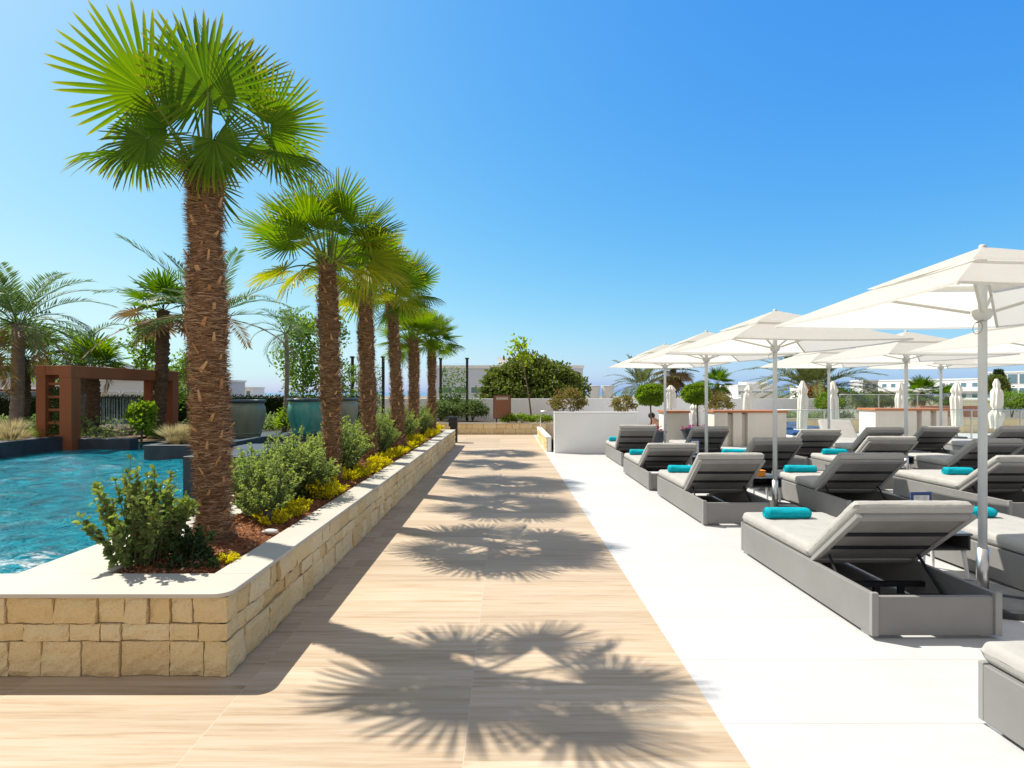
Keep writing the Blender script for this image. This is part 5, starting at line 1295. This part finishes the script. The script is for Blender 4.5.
building('tower_block', 'low white block left of the grey tower on the skyline', (46.5, 84, -1), 3.2, 3, 3.4, 2, 3, win=(.6, .5), parapet=.15)
for k, (x, lab) in enumerate(((5.9, 'white rooftop tank nearest the round tree, partly hidden'), (7.05, 'white tapered rooftop tank, middle of three'), (8.15, 'white tapered rooftop tank, right of the three'))):
    t = thing('rooftop_tank', lab, 'water tank', (x, 44, 0), 0, 'white rooftop tanks behind the wall'); b = MB(); b.lathe([(.36, 0), (.40, 1.0), (.48, 1.9), (.50, 2.05), (.0, 2.06)], 24); b.build('body', 'plaster', t, smooth=False)
    b = MB(); b.lathe([(0, 2.062), (.52, 2.062), (.52, 2.12), (0, 2.14)], 24); b.build('lid', 'plaster', t)
# Norfolk pines by the hotel
def norfolk(x, y, h, label, seed):
    r = np.random.RandomState(seed); t = thing('araucaria_pine', label, 'tree', (x, y, 0)); b = MB(); b.tube([(0, 0, -2), (0, 0, h)], [.3, .05], 8); b.build('trunk', 'bark', t)
    b = MB(); lev = 13
    for k in range(lev):
        z = h*(.25+.73*k/lev); rad = (1-k/lev)*h*.28+.3
        for j in range(7):
            a = j*.9+k*.4; n = 26; q = r.uniform(.1, 1, n); P = np.stack([np.cos(a)*rad*q, np.sin(a)*rad*q, z+.25*q*q*rad*.4+0*q], 1)+r.normal(0, .05, (n, 3))
            b.leaves(P, rand_unit(n, r)+np.array([math.cos(a), math.sin(a), .3]), rand_unit(n, r), .34, .12)
    b.build('crown', 'dark_leaf', t)
norfolk(77, 86, 5.4, 'layered araucaria pine before the blue hotel wing', 701)
norfolk(80.5, 82, 5.0, 'dark araucaria pine at the very right edge of the photo', 702)
clump_tree('leafy_tree', 'dark green tree right of the nearest parasol pole before the hotel', 'tree', (51.6, 58, 0), .9, .9, 1.0, 2.2, 70, 36, .22, .13, 'ficus_leaf', 711, .12, .22)

# ------------------------------------------------------------------ light, sky, camera
SUN = Vector((-.66, .36, 1.0)).normalized()
W = bpy.data.worlds.new('World'); bpy.context.scene.world = W; W.use_nodes = True
nt = W.node_tree; nt.nodes.clear()
sky = nt.nodes.new('ShaderNodeTexSky'); sky.sky_type = 'NISHITA'; sky.sun_disc = False
sky.sun_elevation = math.asin(SUN.z); sky.sun_rotation = math.atan2(SUN.x, SUN.y)
sky.air_density = 1.0; sky.dust_density = 1.0; sky.ozone_density = 4.0; sky.altitude = 0
sp = nt.nodes.new('ShaderNodeSeparateColor'); L(nt, sky.outputs[0], sp.inputs[0]); cmb = nt.nodes.new('ShaderNodeCombineColor')
for k, (p_, f_, cap) in enumerate(((1.6, .28, 3.3), (.88, .95, 4.9), (.25, 3.2, 5.3))):   # film-like response of a polarised clear sky
    v_ = math_n(nt, 'MULTIPLY', math_n(nt, 'POWER', sp.outputs[k], p_), f_)
    L(nt, math_n(nt, 'SMOOTH_MIN', v_, cap, 1.4), cmb.inputs[k])
# pale fill added to the unseen sky overhead and behind to neutralise shadows
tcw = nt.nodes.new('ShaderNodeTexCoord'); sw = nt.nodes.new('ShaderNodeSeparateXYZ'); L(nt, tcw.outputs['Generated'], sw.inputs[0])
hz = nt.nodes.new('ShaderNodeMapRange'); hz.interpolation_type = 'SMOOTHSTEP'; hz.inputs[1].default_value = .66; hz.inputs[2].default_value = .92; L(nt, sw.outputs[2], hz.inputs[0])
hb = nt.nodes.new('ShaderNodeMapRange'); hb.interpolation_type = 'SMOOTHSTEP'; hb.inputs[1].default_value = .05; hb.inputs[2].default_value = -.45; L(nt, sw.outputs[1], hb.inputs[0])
sky_fill = mixc(nt, math_n(nt, 'MULTIPLY', hz.outputs[0], .95), cmb.outputs[0], (1.15, 1.0, .92))
sky_fill = mixc(nt, math_n(nt, 'MULTIPLY', hb.outputs[0], .95), sky_fill, (3.3, 3.15, 3.1))
bg = nt.nodes.new('ShaderNodeBackground'); bg.inputs['Strength'].default_value = .13; L(nt, sky_fill, bg.inputs[0])
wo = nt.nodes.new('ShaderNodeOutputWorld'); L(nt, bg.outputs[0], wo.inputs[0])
ld = bpy.data.lights.new('sun', 'SUN'); ld.energy = 4.6; ld.angle = R(.5); ld.color = (1.0, .94, .84)
lo = bpy.data.objects.new('sun', ld); C.objects.link(lo); lo.rotation_euler = SUN.to_track_quat('Z', 'Y').to_euler(); lo.location = (-6, 3, 12)
cd = bpy.data.cameras.new('camera'); co = bpy.data.objects.new('camera', cd); C.objects.link(co)
co.location = (0, 0, 1.56); co.rotation_euler = (R(90), 0, 0)
cd.sensor_width = 36; cd.lens = 550/1024*36; cd.shift_x = 6/1024; cd.shift_y = 8.7/1024; cd.clip_start = .05; cd.clip_end = 30000
sc = bpy.context.scene; sc.camera = co
sc.view_settings.view_transform = 'Standard'; sc.view_settings.look = 'None'; sc.view_settings.exposure = 0.62; sc.view_settings.gamma = 1
sc.cycles.max_bounces = 8; sc.cycles.transparent_max_bounces = 12
